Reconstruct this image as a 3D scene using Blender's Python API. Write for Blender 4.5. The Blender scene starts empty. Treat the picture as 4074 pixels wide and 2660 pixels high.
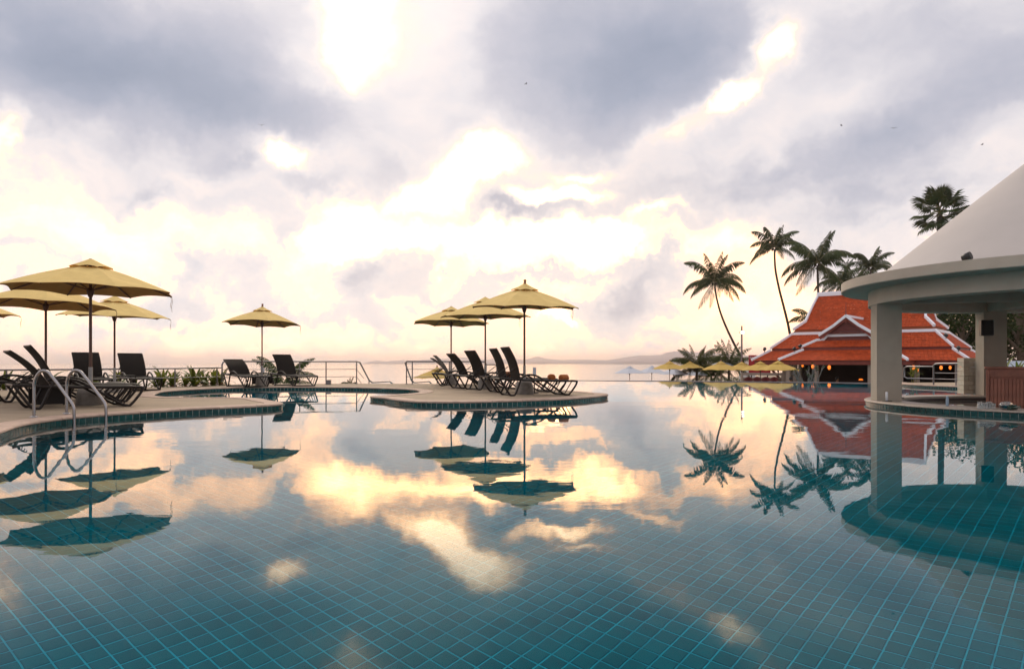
import bpy, bmesh, math, random
from mathutils import Vector, Matrix, noise as mnoise
from mathutils.geometry import tessellate_polygon
R = math.radians
random.seed(7)
scene = bpy.context.scene
COL = scene.collection

# ------------------------------------------------------------------ camera
CAM_H = 0.754            # eye height above the pool water (z = 0)
F, CX, HY = 2815.0, 2037.0, 1443.0     # focal length and horizon of the 4074 px wide frame
cam = bpy.data.cameras.new('camera')
cam.sensor_width = 36.0
cam.lens = 36.0 * F / 4074.0
cam.shift_y = (HY - 1330.0) / 4074.0
cam.clip_start = 0.05
cam.clip_end = 20000
cam_ob = bpy.data.objects.new('camera', cam)
cam_ob.location = (0, 0, CAM_H)
cam_ob.rotation_euler = (R(90), 0, 0)
COL.objects.link(cam_ob)
scene.camera = cam_ob

# ------------------------------------------------------------------ colour management, sampling
scene.render.engine = 'CYCLES'
vs = scene.view_settings
scene.display_settings.display_device = 'sRGB'
vs.view_transform = 'Standard'
vs.look = 'None'
vs.exposure = 0.1
vs.gamma = 1.0
vs.use_curve_mapping = False
cy = scene.cycles
cy.max_bounces = 12
cy.diffuse_bounces = 4
cy.glossy_bounces = 5
cy.transmission_bounces = 8
cy.transparent_max_bounces = 8
cy.volume_bounces = 0
cy.sample_clamp_indirect = 6.0
cy.blur_glossy = 0.3
cy.use_denoising = True
try:
    cy.denoiser = 'OPENIMAGEDENOISE'
except Exception:
    pass

SUN_AZ, SUN_EL = R(-12), R(38)        # azimuth measured from +Y towards +X

# ------------------------------------------------------------------ world: Nishita sky under a broken cloud deck
world = bpy.data.worlds.new('World')
scene.world = world
world.use_nodes = True
wt = world.node_tree
wt.nodes.clear()


class NG:
    def __init__(self, tree):
        self.t = tree

    def n(self, typ, **kw):
        nd = self.t.nodes.new(typ)
        for k, v in kw.items():
            setattr(nd, k, v)
        return nd

    def link(self, a, b):
        self.t.links.new(a, b)

    def put(self, sock, v):
        if isinstance(v, bpy.types.NodeSocket):
            self.t.links.new(v, sock)
        elif v is not None:
            sock.default_value = v

    def math(self, op, a, b=None, c=None, clamp=False):
        nd = self.n('ShaderNodeMath', operation=op, use_clamp=clamp)
        self.put(nd.inputs[0], a)
        self.put(nd.inputs[1], b)
        self.put(nd.inputs[2], c)
        return nd.outputs[0]

    def vmath(self, op, a, b=None, scale=None):
        nd = self.n('ShaderNodeVectorMath', operation=op)
        self.put(nd.inputs[0], a)
        self.put(nd.inputs[1], b)
        if scale is not None:
            self.put(nd.inputs['Scale'], scale)
        return nd.outputs['Value'] if op in ('DOT_PRODUCT', 'LENGTH') else nd.outputs[0]

    def maprange(self, v, a, b, c, d, smooth=False):
        nd = self.n('ShaderNodeMapRange')
        if smooth:
            nd.interpolation_type = 'SMOOTHSTEP'
        self.put(nd.inputs['Value'], v)
        for k, x in zip(('From Min', 'From Max', 'To Min', 'To Max'), (a, b, c, d)):
            self.put(nd.inputs[k], x)
        return nd.outputs['Result']

    def noise(self, vec, scale, detail=4, rough=0.5, color=False, dist=0.0):
        nd = self.n('ShaderNodeTexNoise')
        self.put(nd.inputs['Vector'], vec)
        nd.inputs['Scale'].default_value = scale
        nd.inputs['Detail'].default_value = detail
        nd.inputs['Roughness'].default_value = rough
        nd.inputs['Distortion'].default_value = dist
        return nd.outputs['Color'] if color else nd.outputs['Fac']

    def mixc(self, fac, a, b, typ='MIX'):
        nd = self.n('ShaderNodeMix', data_type='RGBA', blend_type=typ)
        self.put(nd.inputs[0], fac)
        self.put(nd.inputs[6], a)
        self.put(nd.inputs[7], b)
        return nd.outputs[2]


def build_world():
    g = NG(wt)
    tc = g.n('ShaderNodeTexCoord')
    d = tc.outputs['Generated']
    # soft warp of the view direction gives the cloud edges their ragged outline
    sp0 = g.n('ShaderNodeSeparateXYZ')
    g.link(d, sp0.inputs[0])
    lowm = g.maprange(g.math('ABSOLUTE', sp0.outputs[2]), 0.17, 0.34, 1.0, 0.55, True)     # cumulus low down, soft sheets above
    w1 = g.noise(d, 7.0, 5, 0.6, color=True)
    w1 = g.vmath('SUBTRACT', w1, (0.5, 0.5, 0.5))
    w1 = g.vmath('SCALE', w1, scale=0.155)
    w2 = g.noise(d, 28.0, 4, 0.6, color=True)
    w2 = g.vmath('SCALE', g.vmath('SUBTRACT', w2, (0.5, 0.5, 0.5)), scale=0.034)
    dw = g.vmath('ADD', d, g.vmath('SCALE', g.vmath('ADD', w1, w2), scale=lowm))
    sep = g.n('ShaderNodeSeparateXYZ')
    g.link(dw, sep.inputs[0])
    x, y, z = sep.outputs
    az = g.math('ARCTAN2', x, y)
    hyp = g.math('SQRT', g.math('ADD', g.math('MULTIPLY', x, x), g.math('MULTIPLY', y, y)))
    el = g.math('ABSOLUTE', g.math('ARCTAN2', z, hyp))
    comb = g.n('ShaderNodeCombineXYZ')
    g.link(az, comb.inputs[0])
    g.link(el, comb.inputs[1])
    p = comb.outputs[0]

    def to_ang(px, py):
        a = math.atan((px - 1190) / 1644.5)
        return a, math.atan((843 - py) / 1644.5 * math.cos(a))

    def blob(acc, px, py, rx, ry, rot, amp):
        a, e = to_ang(px, py)
        k = math.cos(a)
        mp = g.n('ShaderNodeMapping', vector_type='TEXTURE')
        mp.inputs['Location'].default_value = (a, e, 0)
        mp.inputs['Rotation'].default_value = (0, 0, R(rot))
        mp.inputs['Scale'].default_value = (rx / 1644.5 * k, ry / 1644.5 * k, 1)
        g.link(p, mp.inputs['Vector'])
        q = g.vmath('DOT_PRODUCT', mp.outputs[0], mp.outputs[0])
        return g.math('MULTIPLY_ADD', g.math('POWER', 0.3679, q), amp, acc)

    front = g.maprange(g.math('COSINE', az), -0.6, 0.9, 0.0, 1.0, True)
    low = g.maprange(el, 0.0, 0.5, 1.0, 0.0, True)
    # V is cloud brightness: 0 heavy grey base, 1 pale cloud, 2 and more burnt-out gaps
    v = g.math('MULTIPLY_ADD', front, 0.13, 0.80)
    v = g.math('MULTIPLY_ADD', g.math('MULTIPLY', front, low), 0.155, v)
    dn = g.vmath('MULTIPLY', dw, (1.0, 1.0, 2.0))
    n1 = g.noise(dn, 3.2, 7, 0.58)
    n2 = g.noise(dn, 13.0, 6, 0.60)
    BLOBS = [  # px, py, rx, ry, rotation, amplitude (photo seen at 2380 px width)
        (130, 120, 520, 170, 0, -0.55), (470, 190, 330, 110, -10, -0.42), (600, 262, 200, 45, -5, -0.15),
        (1400, 150, 260, 190, 12, -0.47), (1570, 110, 210, 170, 30, -0.40), (1230, 250, 200, 60, 0, -0.10),
        (2290, 250, 330, 95, 22, -0.38), (1800, 395, 330, 55, 14, -0.34), (2060, 455, 280, 70, 5, -0.28),
        (1950, 70, 200, 80, 30, -0.14), (2230, 90, 260, 130, 0, -0.34), (640, 50, 170, 80, 0, -0.22), (60, 110, 160, 160, 0, -0.14), (1225, 70, 110, 100, 0, -0.22), (2030, 330, 160, 60, 10, -0.14),
        (600, 395, 110, 45, -12, -0.16), (740, 435, 95, 38, 0, -0.26), (350, 430, 50, 26, 0, -0.26), (900, 440, 70, 35, 0, -0.2),
        (1170, 495, 70, 45, 0, -0.50), (1300, 505, 140, 22, 0, -0.40), (1500, 640, 110, 95, 0, -0.52), (1440, 700, 60, 60, 0, -0.2),
        (860, 640, 60, 85, 10, -0.45), (645, 545, 45, 36, 30, -0.36), (440, 600, 45, 50, 0, -0.38), (570, 630, 70, 45, 0, -0.26),
        (400, 705, 80, 26, 0, -0.24), (720, 700, 120, 36, 0, -0.2), (100, 600, 150, 22, 0, -0.25), (560, 470, 260, 26, -6, -0.14), (1000, 330, 200, 40, 10, -0.10), (250, 690, 300, 40, 0, -0.16), (980, 640, 60, 60, 0, -0.22), (1150, 690, 160, 30, 0, -0.14), (1110, 592, 110, 12, 0, -0.5), (1250, 645, 160, 10, 8, -0.35), (250, 790, 400, 45, 0, -0.06), (900, 390, 60, 26, 0, -0.16),
        (825, 15, 68, 95, 0, 1.1), (800, 155, 42, 60, 0, 0.75), (700, 120, 60, 70, 0, 0.15),
        (1080, 392, 95, 42, 32, 2.0), (990, 450, 70, 26, 20, 0.9), (820, 530, 75, 42, 0, 1.0), (700, 480, 130, 40, 0, 0.12),
        (1180, 568, 330, 34, 0, 1.0), (1290, 467, 100, 18, 0, 1.5), (1000, 590, 200, 40, 0, 0.25), (1430, 560, 70, 34, 0, 0.6),
        (1790, 120, 55, 40, 40, 0.95), (1690, 228, 50, 24, 15, 1.25), (1590, 300, 80, 30, 25, 0.5), (1950, 590, 200, 70, 0, -0.2), (1350, 415, 60, 12, 0, 0.8),
        (1530, 500, 60, 16, 0, 0.7), (180, 430, 260, 80, 0, 0.06), (5, 300, 26, 60, 0, 0.6), (650, 365, 50, 36, 0, 1.35),
        (480, 545, 300, 60, 0, 0.12), (520, 375, 70, 30, 0, -0.12), (300, 560, 330, 60, 0, 0.06),
        (1230, 640, 300, 60, 0, 0.2), (1700, 560, 110, 40, 0, 0.3), (1690, 700, 160, 60, 0, 0.15), (1300, 740, 46, 12, 0, 1.1),
        (1250, 705, 26, 8, 0, 0.5), (150, 640, 260, 60, 0, 0.05),
    ]
    acc = v
    for b in BLOBS:
        acc = blob(acc, *b)
    acc = g.math('MULTIPLY_ADD', g.math('SUBTRACT', n1, 0.5), g.math('MULTIPLY', lowm, 0.62), acc)
    acc = g.math('MULTIPLY_ADD', g.math('SUBTRACT', n2, 0.5), g.math('MULTIPLY', lowm, 0.54), acc)
    # brightness to colour
    t = g.math('MULTIPLY', acc, 0.4, clamp=True)
    ramp = g.n('ShaderNodeValToRGB')
    cr = ramp.color_ramp
    cr.interpolation = 'LINEAR'
    S = 5.0
    stops = [(0.0, (0.28, 0.32, 0.42)), (0.10, (0.37, 0.40, 0.50)), (0.22, (0.55, 0.55, 0.63)), (0.32, (0.79, 0.76, 0.795)),
             (0.38, (0.92, 0.845, 0.84)), (0.44, (1.13, 0.885, 0.79)), (0.54, (2.0, 1.42, 1.02)), (0.74, (3.6, 2.55, 1.6)), (1.0, (5.0, 3.9, 2.7))]
    cr.elements[0].position, cr.elements[0].color = 0.0, tuple(c / S for c in stops[0][1]) + (1,)
    cr.elements[1].position, cr.elements[1].color = 1.0, tuple(c / S for c in stops[-1][1]) + (1,)
    for pos, c in stops[1:-1]:
        e = cr.elements.new(pos)
        e.color = tuple(k / S for k in c) + (1,)
    g.link(t, ramp.inputs[0])
    cloud = ramp.outputs[0]
    # the low sun behind the clouds warms the sky over the sea
    warm = blob(None, 1280, 600, 420, 200, 0, 0.9)
    warm = blob(warm, 1300, 740, 90, 26, 0, 0.9)
    warm = blob(warm, 1730, 690, 190, 90, 0, 0.7)
    wn = g.math('MULTIPLY', warm, 1.0, clamp=True)
    cloud = g.mixc(wn, cloud, (1.0, 0.95, 0.90, 1), 'MULTIPLY')
    high = g.maprange(g.math('ABSOLUTE', sp0.outputs[2]), 0.20, 0.36, 0.0, 1.0, True)
    cloud = g.mixc(high, cloud, (0.99, 1.0, 1.01, 1), 'MULTIPLY')
    # the thin veil low over the sea is far brighter than the small cumulus in front of it
    veil = g.math('MULTIPLY', g.maprange(acc, 0.94, 1.12, 0.0, 1.0, True), g.maprange(g.math('ABSOLUTE', sp0.outputs[2]), 0.15, 0.29, 1.0, 0.0, True))
    veil = g.math('MULTIPLY', g.math('MULTIPLY', veil, front), g.maprange(g.math('ABSOLUTE', sp0.outputs[2]), 0.0, 0.06, 0.2, 1.0, True))
    cloud = g.mixc(veil, cloud, (1.75, 1.42, 1.06, 1), 'MULTIPLY')
    cloud = g.vmath('SCALE', cloud, scale=S * 10.0)     # background strength is 0.1
    sky = g.n('ShaderNodeTexSky', sky_type='NISHITA')
    sky.sun_disc = False
    sky.sun_elevation = SUN_EL
    sky.sun_rotation = SUN_AZ
    fac = g.maprange(acc, 0.3, 0.9, 0.93, 0.985)
    col = g.mixc(fac, sky.outputs[0], cloud)
    bg = g.n('ShaderNodeBackground')
    g.link(col, bg.inputs[0])
    bg.inputs[1].default_value = 0.1
    out = g.n('ShaderNodeOutputWorld')
    g.link(bg.outputs[0], out.inputs[0])


build_world()

# ------------------------------------------------------------------ sun: veiled by cloud, so wide and weak
sun = bpy.data.lights.new('sun', 'SUN')
sun.energy = 1.5
sun.angle = R(24)
sun.color = (1.0, 0.86, 0.68)
sun_ob = bpy.data.objects.new('sun', sun)
sd = Vector((math.sin(SUN_AZ) * math.cos(SUN_EL), math.cos(SUN_AZ) * math.cos(SUN_EL), math.sin(SUN_EL)))
sun_ob.rotation_euler = sd.to_track_quat('Z', 'Y').to_euler()
sun_ob.location = sd * 60
COL.objects.link(sun_ob)


# ------------------------------------------------------------------ helpers
def at(x, y, Y):
    """world point on the photo's line of sight (x, y in 4074 px) at distance Y"""
    return Vector(((x - CX) / F * Y, Y, CAM_H - (y - HY) / F * Y))


def ground(x, y, z):
    """world point of a photo pixel lying at height z"""
    return at(x, y, (CAM_H - z) * F / (y - HY))


def tag(o, label=None, cat=None, group=None, kind=None):
    if label: o['label'] = label
    if cat: o['category'] = cat
    if group: o['group'] = group
    if kind: o['kind'] = kind
    return o


def empty(name, loc=(0, 0, 0), rz=0.0, label=None, cat=None, group=None, kind=None, scale=1.0):
    o = bpy.data.objects.new(name, None)
    o.location = loc
    o.rotation_euler = (0, 0, rz)
    o.scale = (scale,) * 3
    o.empty_display_size = 0.1
    COL.objects.link(o)
    return tag(o, label, cat, group, kind)


def link_mesh(name, me, parent=None, loc=None, rot=None, scale=None):
    o = bpy.data.objects.new(name, me)
    COL.objects.link(o)
    if parent is not None: o.parent = parent
    if loc is not None: o.location = loc
    if rot is not None: o.rotation_euler = rot
    if scale is not None: o.scale = scale
    return o


def copy_tree(o, parent=None):
    c = o.copy()
    COL.objects.link(c)
    c.parent = parent
    for ch in list(o.children):
        copy_tree(ch, c)
    return c


class MB:
    """collects vertices and faces; build() links them as one mesh object"""
    def __init__(self):
        self.v, self.f, self.s, self.mi = [], [], [], []
        self.cur = 0

    def add(self, vs_, fs, smooth=False):
        b = len(self.v)
        self.v += [tuple(p) for p in vs_]
        for f in fs:
            self.f.append([b + i for i in f])
            self.s.append(smooth)
            self.mi.append(self.cur)
        return self

    def box(self, c, s, rot=None):
        hx, hy, hz = s[0] / 2, s[1] / 2, s[2] / 2
        pts = [Vector((x * hx, y * hy, z * hz)) for z in (-1, 1) for y in (-1, 1) for x in (-1, 1)]
        if rot is not None:
            pts = [rot @ p for p in pts]
        c = Vector(c)
        return self.add([c + p for p in pts], [(0, 2, 3, 1), (4, 5, 7, 6), (0, 1, 5, 4), (2, 6, 7, 3), (0, 4, 6, 2), (1, 3, 7, 5)])

    def bbox(self, c, s, bev=0.01, rot=None):
        """box with chamfered vertical and top edges"""
        hx, hy, hz = s[0] / 2, s[1] / 2, s[2] / 2
        b = min(bev, hx * .9, hy * .9, hz * .9)
        rings = []
        for zz, ins in ((-hz, b), (-hz + b, 0), (hz - b, 0), (hz, b)):
            x, y = hx - ins, hy - ins
            k = b * 0.7
            rings.append([Vector(p) for p in ((-x + k, -y, zz), (x - k, -y, zz), (x, -y + k, zz), (x, y - k, zz), (x - k, y, zz), (-x + k, y, zz), (-x, y - k, zz), (-x, -y + k, zz))])
        c = Vector(c)
        pts = [c + (rot @ p if rot is not None else p) for r in rings for p in r]
        fs = [tuple(reversed(range(8))), tuple(range(24, 32))]
        for i in range(3):
            for k in range(8):
                fs.append((i * 8 + k, i * 8 + (k + 1) % 8, i * 8 + 8 + (k + 1) % 8, i * 8 + 8 + k))
        return self.add(pts, fs)

    def tube(self, pts, r, seg=8, caps=True, closed=False):
        pts = [Vector(p) for p in pts]
        n = len(pts)
        rad = r if isinstance(r, (list, tuple)) else [r] * n
        rings = []
        up = None
        for i, p in enumerate(pts):
            if closed:
                t = pts[(i + 1) % n] - pts[i - 1]
            else:
                t = pts[min(i + 1, n - 1)] - pts[max(i - 1, 0)]
            if t.length < 1e-9: t = Vector((0, 0, 1))
            t.normalize()
            if up is None:
                a = Vector((0, 0, 1)) if abs(t.z) < .9 else Vector((0, 1, 0))
                up = t.cross(a).normalized()
            up = (up - t * up.dot(t))
            if up.length < 1e-6:
                up = t.orthogonal()
            up.normalize()
            w = t.cross(up)
            rings.append([p + (up * math.cos(2 * math.pi * k / seg) + w * math.sin(2 * math.pi * k / seg)) * rad[i] for k in range(seg)])
        vs_ = [q for rg in rings for q in rg]
        fs = []
        m = n if closed else n - 1
        for i in range(m):
            j = (i + 1) % n
            for k in range(seg):
                fs.append((i * seg + k, i * seg + (k + 1) % seg, j * seg + (k + 1) % seg, j * seg + k))
        self.add(vs_, fs, True)
        if caps and not closed:
            self.add(rings[0], [tuple(reversed(range(seg)))])
            self.add(rings[-1], [tuple(range(seg))])
        return self

    def lathe(self, prof, c=(0, 0, 0), seg=16, smooth=True, cap=True):
        c = Vector(c)
        vs_ = []
        for r, z in prof:
            for k in range(seg):
                a = 2 * math.pi * k / seg
                vs_.append(c + Vector((r * math.cos(a), r * math.sin(a), z)))
        fs = []
        for i in range(len(prof) - 1):
            for k in range(seg):
                fs.append((i * seg + k, i * seg + (k + 1) % seg, (i + 1) * seg + (k + 1) % seg, (i + 1) * seg + k))
        self.add(vs_, fs, smooth)
        if cap:
            if prof[0][0] > 1e-5: self.add(vs_[:seg], [tuple(reversed(range(seg)))])
            if prof[-1][0] > 1e-5: self.add(vs_[-seg:], [tuple(range(seg))])
        return self

    def quad(self, a, b, c, d, smooth=False):
        return self.add([a, b, c, d], [(0, 1, 2, 3)], smooth)

    def mesh(self, name, mats):
        me = bpy.data.meshes.new(name)
        me.from_pydata(self.v, [], self.f)
        for m in (mats if isinstance(mats, (list, tuple)) else [mats]):
            me.materials.append(m)
        me.polygons.foreach_set('use_smooth', self.s)
        me.polygons.foreach_set('material_index', self.mi)
        me.update()
        return me

    def build(self, name, mats, parent=None, loc=None, rot=None):
        return link_mesh(name, self.mesh(name, mats), parent, loc, rot)


def spline(pts, n=8):
    """Catmull-Rom through the points"""
    pts = [Vector(p) for p in pts]
    out = []
    for i in range(len(pts) - 1):
        p0 = pts[max(i - 1, 0)]; p1 = pts[i]; p2 = pts[i + 1]; p3 = pts[min(i + 2, len(pts) - 1)]
        for k in range(n):
            t = k / n
            out.append(0.5 * ((2 * p1) + (p2 - p0) * t + (2 * p0 - 5 * p1 + 4 * p2 - p3) * t * t + (3 * p1 - p0 - 3 * p2 + p3) * t ** 3))
    out.append(pts[-1])
    return out


def resample(pts, step):
    out = [pts[0].copy()]
    acc = 0.0
    for i in range(len(pts) - 1):
        a, b = pts[i], pts[i + 1]
        L = (b - a).length
        if L < 1e-9: continue
        d = step - acc
        while d <= L:
            out.append(a.lerp(b, d / L))
            d += step
        acc = (acc + L) % step if d > L else 0
        acc = L - (d - step)
    return out


# ------------------------------------------------------------------ materials
def mat(name, color, rough=0.6, metal=0.0, var=0.0, vscale=6.0, bump=0.0, bscale=40.0, spec=0.5, island=0.0, rnd=0.0, dark=None, transl=None, detail=4):
    m = bpy.data.materials.new(name)
    m.use_nodes = True
    t = m.node_tree
    g = NG(t)
    bs = t.nodes['Principled BSDF']
    bs.inputs['Roughness'].default_value = rough
    bs.inputs['Metallic'].default_value = metal
    bs.inputs['Specular IOR Level'].default_value = spec
    tc = g.n('ShaderNodeTexCoord')
    col = None
    rgba = tuple(color) + (1,)
    if var > 0 or dark:
        n = g.noise(tc.outputs['Object'], vscale, detail, 0.6)
        k = g.maprange(n, 0.3, 0.7, 0.0, 1.0)
        lo = tuple(c * (1 - var) for c in color) + (1,) if dark is None else tuple(dark) + (1,)
        hi = tuple(min(1, c * (1 + var * .6)) for c in color) + (1,)
        col = g.mixc(k, lo, hi)
    if island > 0 or rnd > 0:
        if island > 0:
            ge = g.n('ShaderNodeNewGeometry')
            rv = ge.outputs['Random Per Island']
        else:
            oi = g.n('ShaderNodeObjectInfo')
            rv = oi.outputs['Random']
        a = max(island, rnd)
        k = g.maprange(rv, 0, 1, 1 - a, 1 + a)
        col = g.vmath('SCALE', col if col is not None else rgba[:3], scale=k)
    if col is None:
        bs.inputs['Base Color'].default_value = rgba
    else:
        g.link(col, bs.inputs['Base Color'])
    if bump > 0:
        bn = g.noise(tc.outputs['Object'], bscale, 4, 0.6)
        bp = g.n('ShaderNodeBump')
        bp.inputs['Strength'].default_value = bump
        bp.inputs['Distance'].default_value = 0.02
        g.link(bn, bp.inputs['Height'])
        g.link(bp.outputs[0], bs.inputs['Normal'])
    if transl:
        tr = g.n('ShaderNodeBsdfTranslucent')
        tr.inputs[0].default_value = tuple(transl[0]) + (1,)
        mx = g.n('ShaderNodeMixShader')
        mx.inputs[0].default_value = transl[1]
        g.link(bs.outputs[0], mx.inputs[1])
        g.link(tr.outputs[0], mx.inputs[2])
        g.link(mx.outputs[0], t.nodes['Material Output'].inputs[0])
    return m


def emis(name, color, strength):
    m = bpy.data.materials.new(name)
    m.use_nodes = True
    bs = m.node_tree.nodes['Principled BSDF']
    bs.inputs['Base Color'].default_value = tuple(color) + (1,)
    bs.inputs['Emission Color'].default_value = tuple(color) + (1,)
    bs.inputs['Emission Strength'].default_value = strength
    return m


def water_mat():
    m = bpy.data.materials.new('pool water')
    m.use_nodes = True
    t = m.node_tree
    t.nodes.clear()
    g = NG(t)
    tc = g.n('ShaderNodeTexCoord')
    gl = g.n('ShaderNodeBsdfGlossy')
    gl.inputs['Roughness'].default_value = 0.0
    gl.inputs['Color'].default_value = (1, 1, 1, 1)
    rf = g.n('ShaderNodeBsdfRefraction')
    rf.inputs['Roughness'].default_value = 0.0
    rf.inputs['IOR'].default_value = 1.333
    rf.inputs['Color'].default_value = (0.92, 1.0, 1.0, 1)
    fr = g.n('ShaderNodeFresnel')
    fr.inputs['IOR'].default_value = 1.333
    # part of the sheen is taken off at steep angles, as through a polarising filter
    fac = g.maprange(fr.outputs[0], 0.086, 1.0, 0.010, 1.0)
    mx = g.n('ShaderNodeMixShader')
    v1 = g.vmath('MULTIPLY', tc.outputs['Object'], (0.8, 1.5, 1))
    n1 = g.noise(v1, 1.1, 2, 0.5)
    n2 = g.noise(v1, 6.0, 2, 0.5)
    patch = g.maprange(g.noise(tc.outputs['Object'], 0.35, 3, 0.5), 0.42, 0.62, 0.25, 1.0, True)
    h = g.math('MULTIPLY', g.math('MULTIPLY_ADD', n2, 0.14, n1), patch)
    bp = g.n('ShaderNodeBump')
    bp.inputs['Strength'].default_value = 1.0
    bp.inputs['Distance'].default_value = 0.0019
    g.link(h, bp.inputs['Height'])
    for nd in (gl, rf, fr):
        g.link(bp.outputs[0], nd.inputs['Normal'])
    g.link(fac, mx.inputs[0])
    g.link(rf.outputs[0], mx.inputs[1])
    g.link(gl.outputs[0], mx.inputs[2])
    out = g.n('ShaderNodeOutputMaterial')
    g.link(mx.outputs[0], out.inputs[0])
    return m


def sea_mat():
    m = bpy.data.materials.new('sea water')
    m.use_nodes = True
    t = m.node_tree
    g = NG(t)
    bs = t.nodes['Principled BSDF']
    bs.inputs['Base Color'].default_value = (0.10, 0.13, 0.14, 1)
    bs.inputs['Roughness'].default_value = 0.10
    bs.inputs['IOR'].default_value = 1.333
    tc = g.n('ShaderNodeTexCoord')
    v = g.vmath('MULTIPLY', tc.outputs['Object'], (0.35, 1.0, 1))
    n1 = g.noise(v, 0.12, 5, 0.6)
    bp = g.n('ShaderNodeBump')
    bp.inputs['Strength'].default_value = 0.5
    bp.inputs['Distance'].default_value = 0.25
    g.link(n1, bp.inputs['Height'])
    g.link(bp.outputs[0], bs.inputs['Normal'])
    return m


M = {}
M['water'] = water_mat()
M['sea'] = sea_mat()
M['floor_tile'] = mat('floor tile', (0.0, 0.126, 0.166), 0.5, rnd=0.10, var=0.25, vscale=0.9, spec=0.0)
M['floor_tile_i'] = mat('floor tile field', (0.0, 0.126, 0.166), 0.5, island=0.10, var=0.25, vscale=0.9, spec=0.0)
M['grout'] = mat('pool grout', (0.0, 0.31, 0.43), 0.8, var=0.35, vscale=2, spec=0.0)
M['edge_tile'] = mat('edge tile', (0.002, 0.062, 0.062), 0.2, spec=0.3, rnd=0.28, var=0.35, vscale=30)
M['edge_grout'] = mat('edge grout', (0.42, 0.45, 0.42), 0.8, var=0.25, vscale=20)
M['coping'] = mat('coping stone', (0.42, 0.30, 0.235), 0.75, var=0.22, vscale=9, bump=0.25, bscale=90, rnd=0.07)
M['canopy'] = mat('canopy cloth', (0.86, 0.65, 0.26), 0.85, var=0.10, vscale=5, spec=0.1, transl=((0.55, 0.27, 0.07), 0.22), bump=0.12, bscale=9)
M['underside_shade'] = mat('cloth painted in shade', (0.44, 0.26, 0.095), 0.9, var=0.12, vscale=6, spec=0.05)  # darker brown standing in for the shade under the umbrellas
M['underside_shade_white'] = mat('white cloth painted in shade', (0.40, 0.41, 0.45), 0.9, spec=0.05)  # greyer white, shade under the white umbrellas put into the colour
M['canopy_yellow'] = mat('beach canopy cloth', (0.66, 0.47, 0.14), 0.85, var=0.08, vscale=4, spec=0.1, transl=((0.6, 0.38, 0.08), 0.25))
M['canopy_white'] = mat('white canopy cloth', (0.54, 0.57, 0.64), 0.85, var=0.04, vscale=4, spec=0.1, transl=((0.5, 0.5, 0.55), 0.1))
M['wood_dark'] = mat('dark wood', (0.09, 0.035, 0.022), 0.5, var=0.35, vscale=14)
M['wood_red'] = mat('turned wood', (0.22, 0.07, 0.03), 0.35, var=0.2, vscale=20)
M['sleeve'] = mat('galvanised sleeve', (0.30, 0.29, 0.28), 0.5, metal=0.5, var=0.2, vscale=20)
M['concrete'] = mat('umbrella base concrete', (0.27, 0.245, 0.22), 0.85, var=0.25, vscale=10, bump=0.3, bscale=60)
M['frame'] = mat('bronze aluminium', (0.014, 0.010, 0.009), 0.4, spec=0.25)
M['sling'] = mat('woven sling', (0.020, 0.016, 0.014), 0.8, spec=0.15, var=0.2, vscale=60, bump=0.2, bscale=300)
M['steel'] = mat('polished steel', (0.32, 0.31, 0.32), 0.2, metal=1.0)
M['rail'] = mat('steel rail', (0.22, 0.205, 0.21), 0.3, metal=0.9, var=0.1)
M['rope'] = mat('cord', (0.35, 0.22, 0.12), 0.9)
M['towel'] = mat('rolled towel', (0.42, 0.13, 0.035), 0.95, var=0.25, vscale=40, bump=0.6, bscale=150)
M['white'] = mat('white paint', (0.72, 0.73, 0.76), 0.6, var=0.06, vscale=3)
M['card'] = mat('printed card', (0.55, 0.60, 0.68), 0.5)
M['black'] = mat('black plastic', (0.012, 0.012, 0.013), 0.45)
M['render'] = mat('bar plaster', (0.48, 0.41, 0.335), 0.85, var=0.10, vscale=2.5, bump=0.12, bscale=120)
M['render_grey'] = mat('bar column paint', (0.36, 0.31, 0.25), 0.85, var=0.10, vscale=3, bump=0.12, bscale=160)
M['dome'] = mat('dome plaster', (0.44, 0.41, 0.40), 0.8, var=0.06, vscale=1.2, bump=0.06, bscale=60)
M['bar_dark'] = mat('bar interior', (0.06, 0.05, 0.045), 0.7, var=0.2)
M['counter'] = mat('counter terrazzo', (0.36, 0.30, 0.25), 0.45, var=0.25, vscale=40)
M['block'] = mat('pale stone block', (0.50, 0.44, 0.35), 0.8, rnd=0.10, var=0.12, vscale=8)
M['cabinet'] = mat('stained boards', (0.42, 0.16, 0.105), 0.5, var=0.25, vscale=5, rnd=0.10)
M['roof'] = mat('clay roof tile', (0.43, 0.064, 0.016), 0.75, spec=0.2, var=0.25, vscale=5, island=0.14)
M['roof_trim'] = mat('white roof trim', (0.84, 0.86, 0.93), 0.6)
M['maroon'] = mat('maroon timber', (0.20, 0.035, 0.022), 0.55, var=0.2, vscale=6)
M['maroon_d'] = mat('maroon boards', (0.12, 0.022, 0.018), 0.55, rnd=0.12)
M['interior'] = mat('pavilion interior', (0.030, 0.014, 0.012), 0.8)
M['post'] = mat('pavilion post', (0.30, 0.24, 0.20), 0.7, var=0.1)
M['lantern'] = emis('lit lantern', (1.0, 0.22, 0.02), 1.0)
M['lantern_core'] = emis('lantern flame', (1.0, 0.50, 0.10), 2.2)
M['lamp'] = emis('lit lamp', (1.0, 0.95, 0.85), 4.0)
M['palm'] = mat('palm leaflets', (0.030, 0.052, 0.012), 0.6, rnd=0.35, spec=0.2, transl=((0.08, 0.085, 0.012), 0.15))
M['rachis'] = mat('palm midrib', (0.16, 0.14, 0.05), 0.6)
M['trunk'] = mat('palm trunk', (0.055, 0.040, 0.030), 0.9, var=0.4, vscale=3, bump=0.6, bscale=14)
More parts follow.
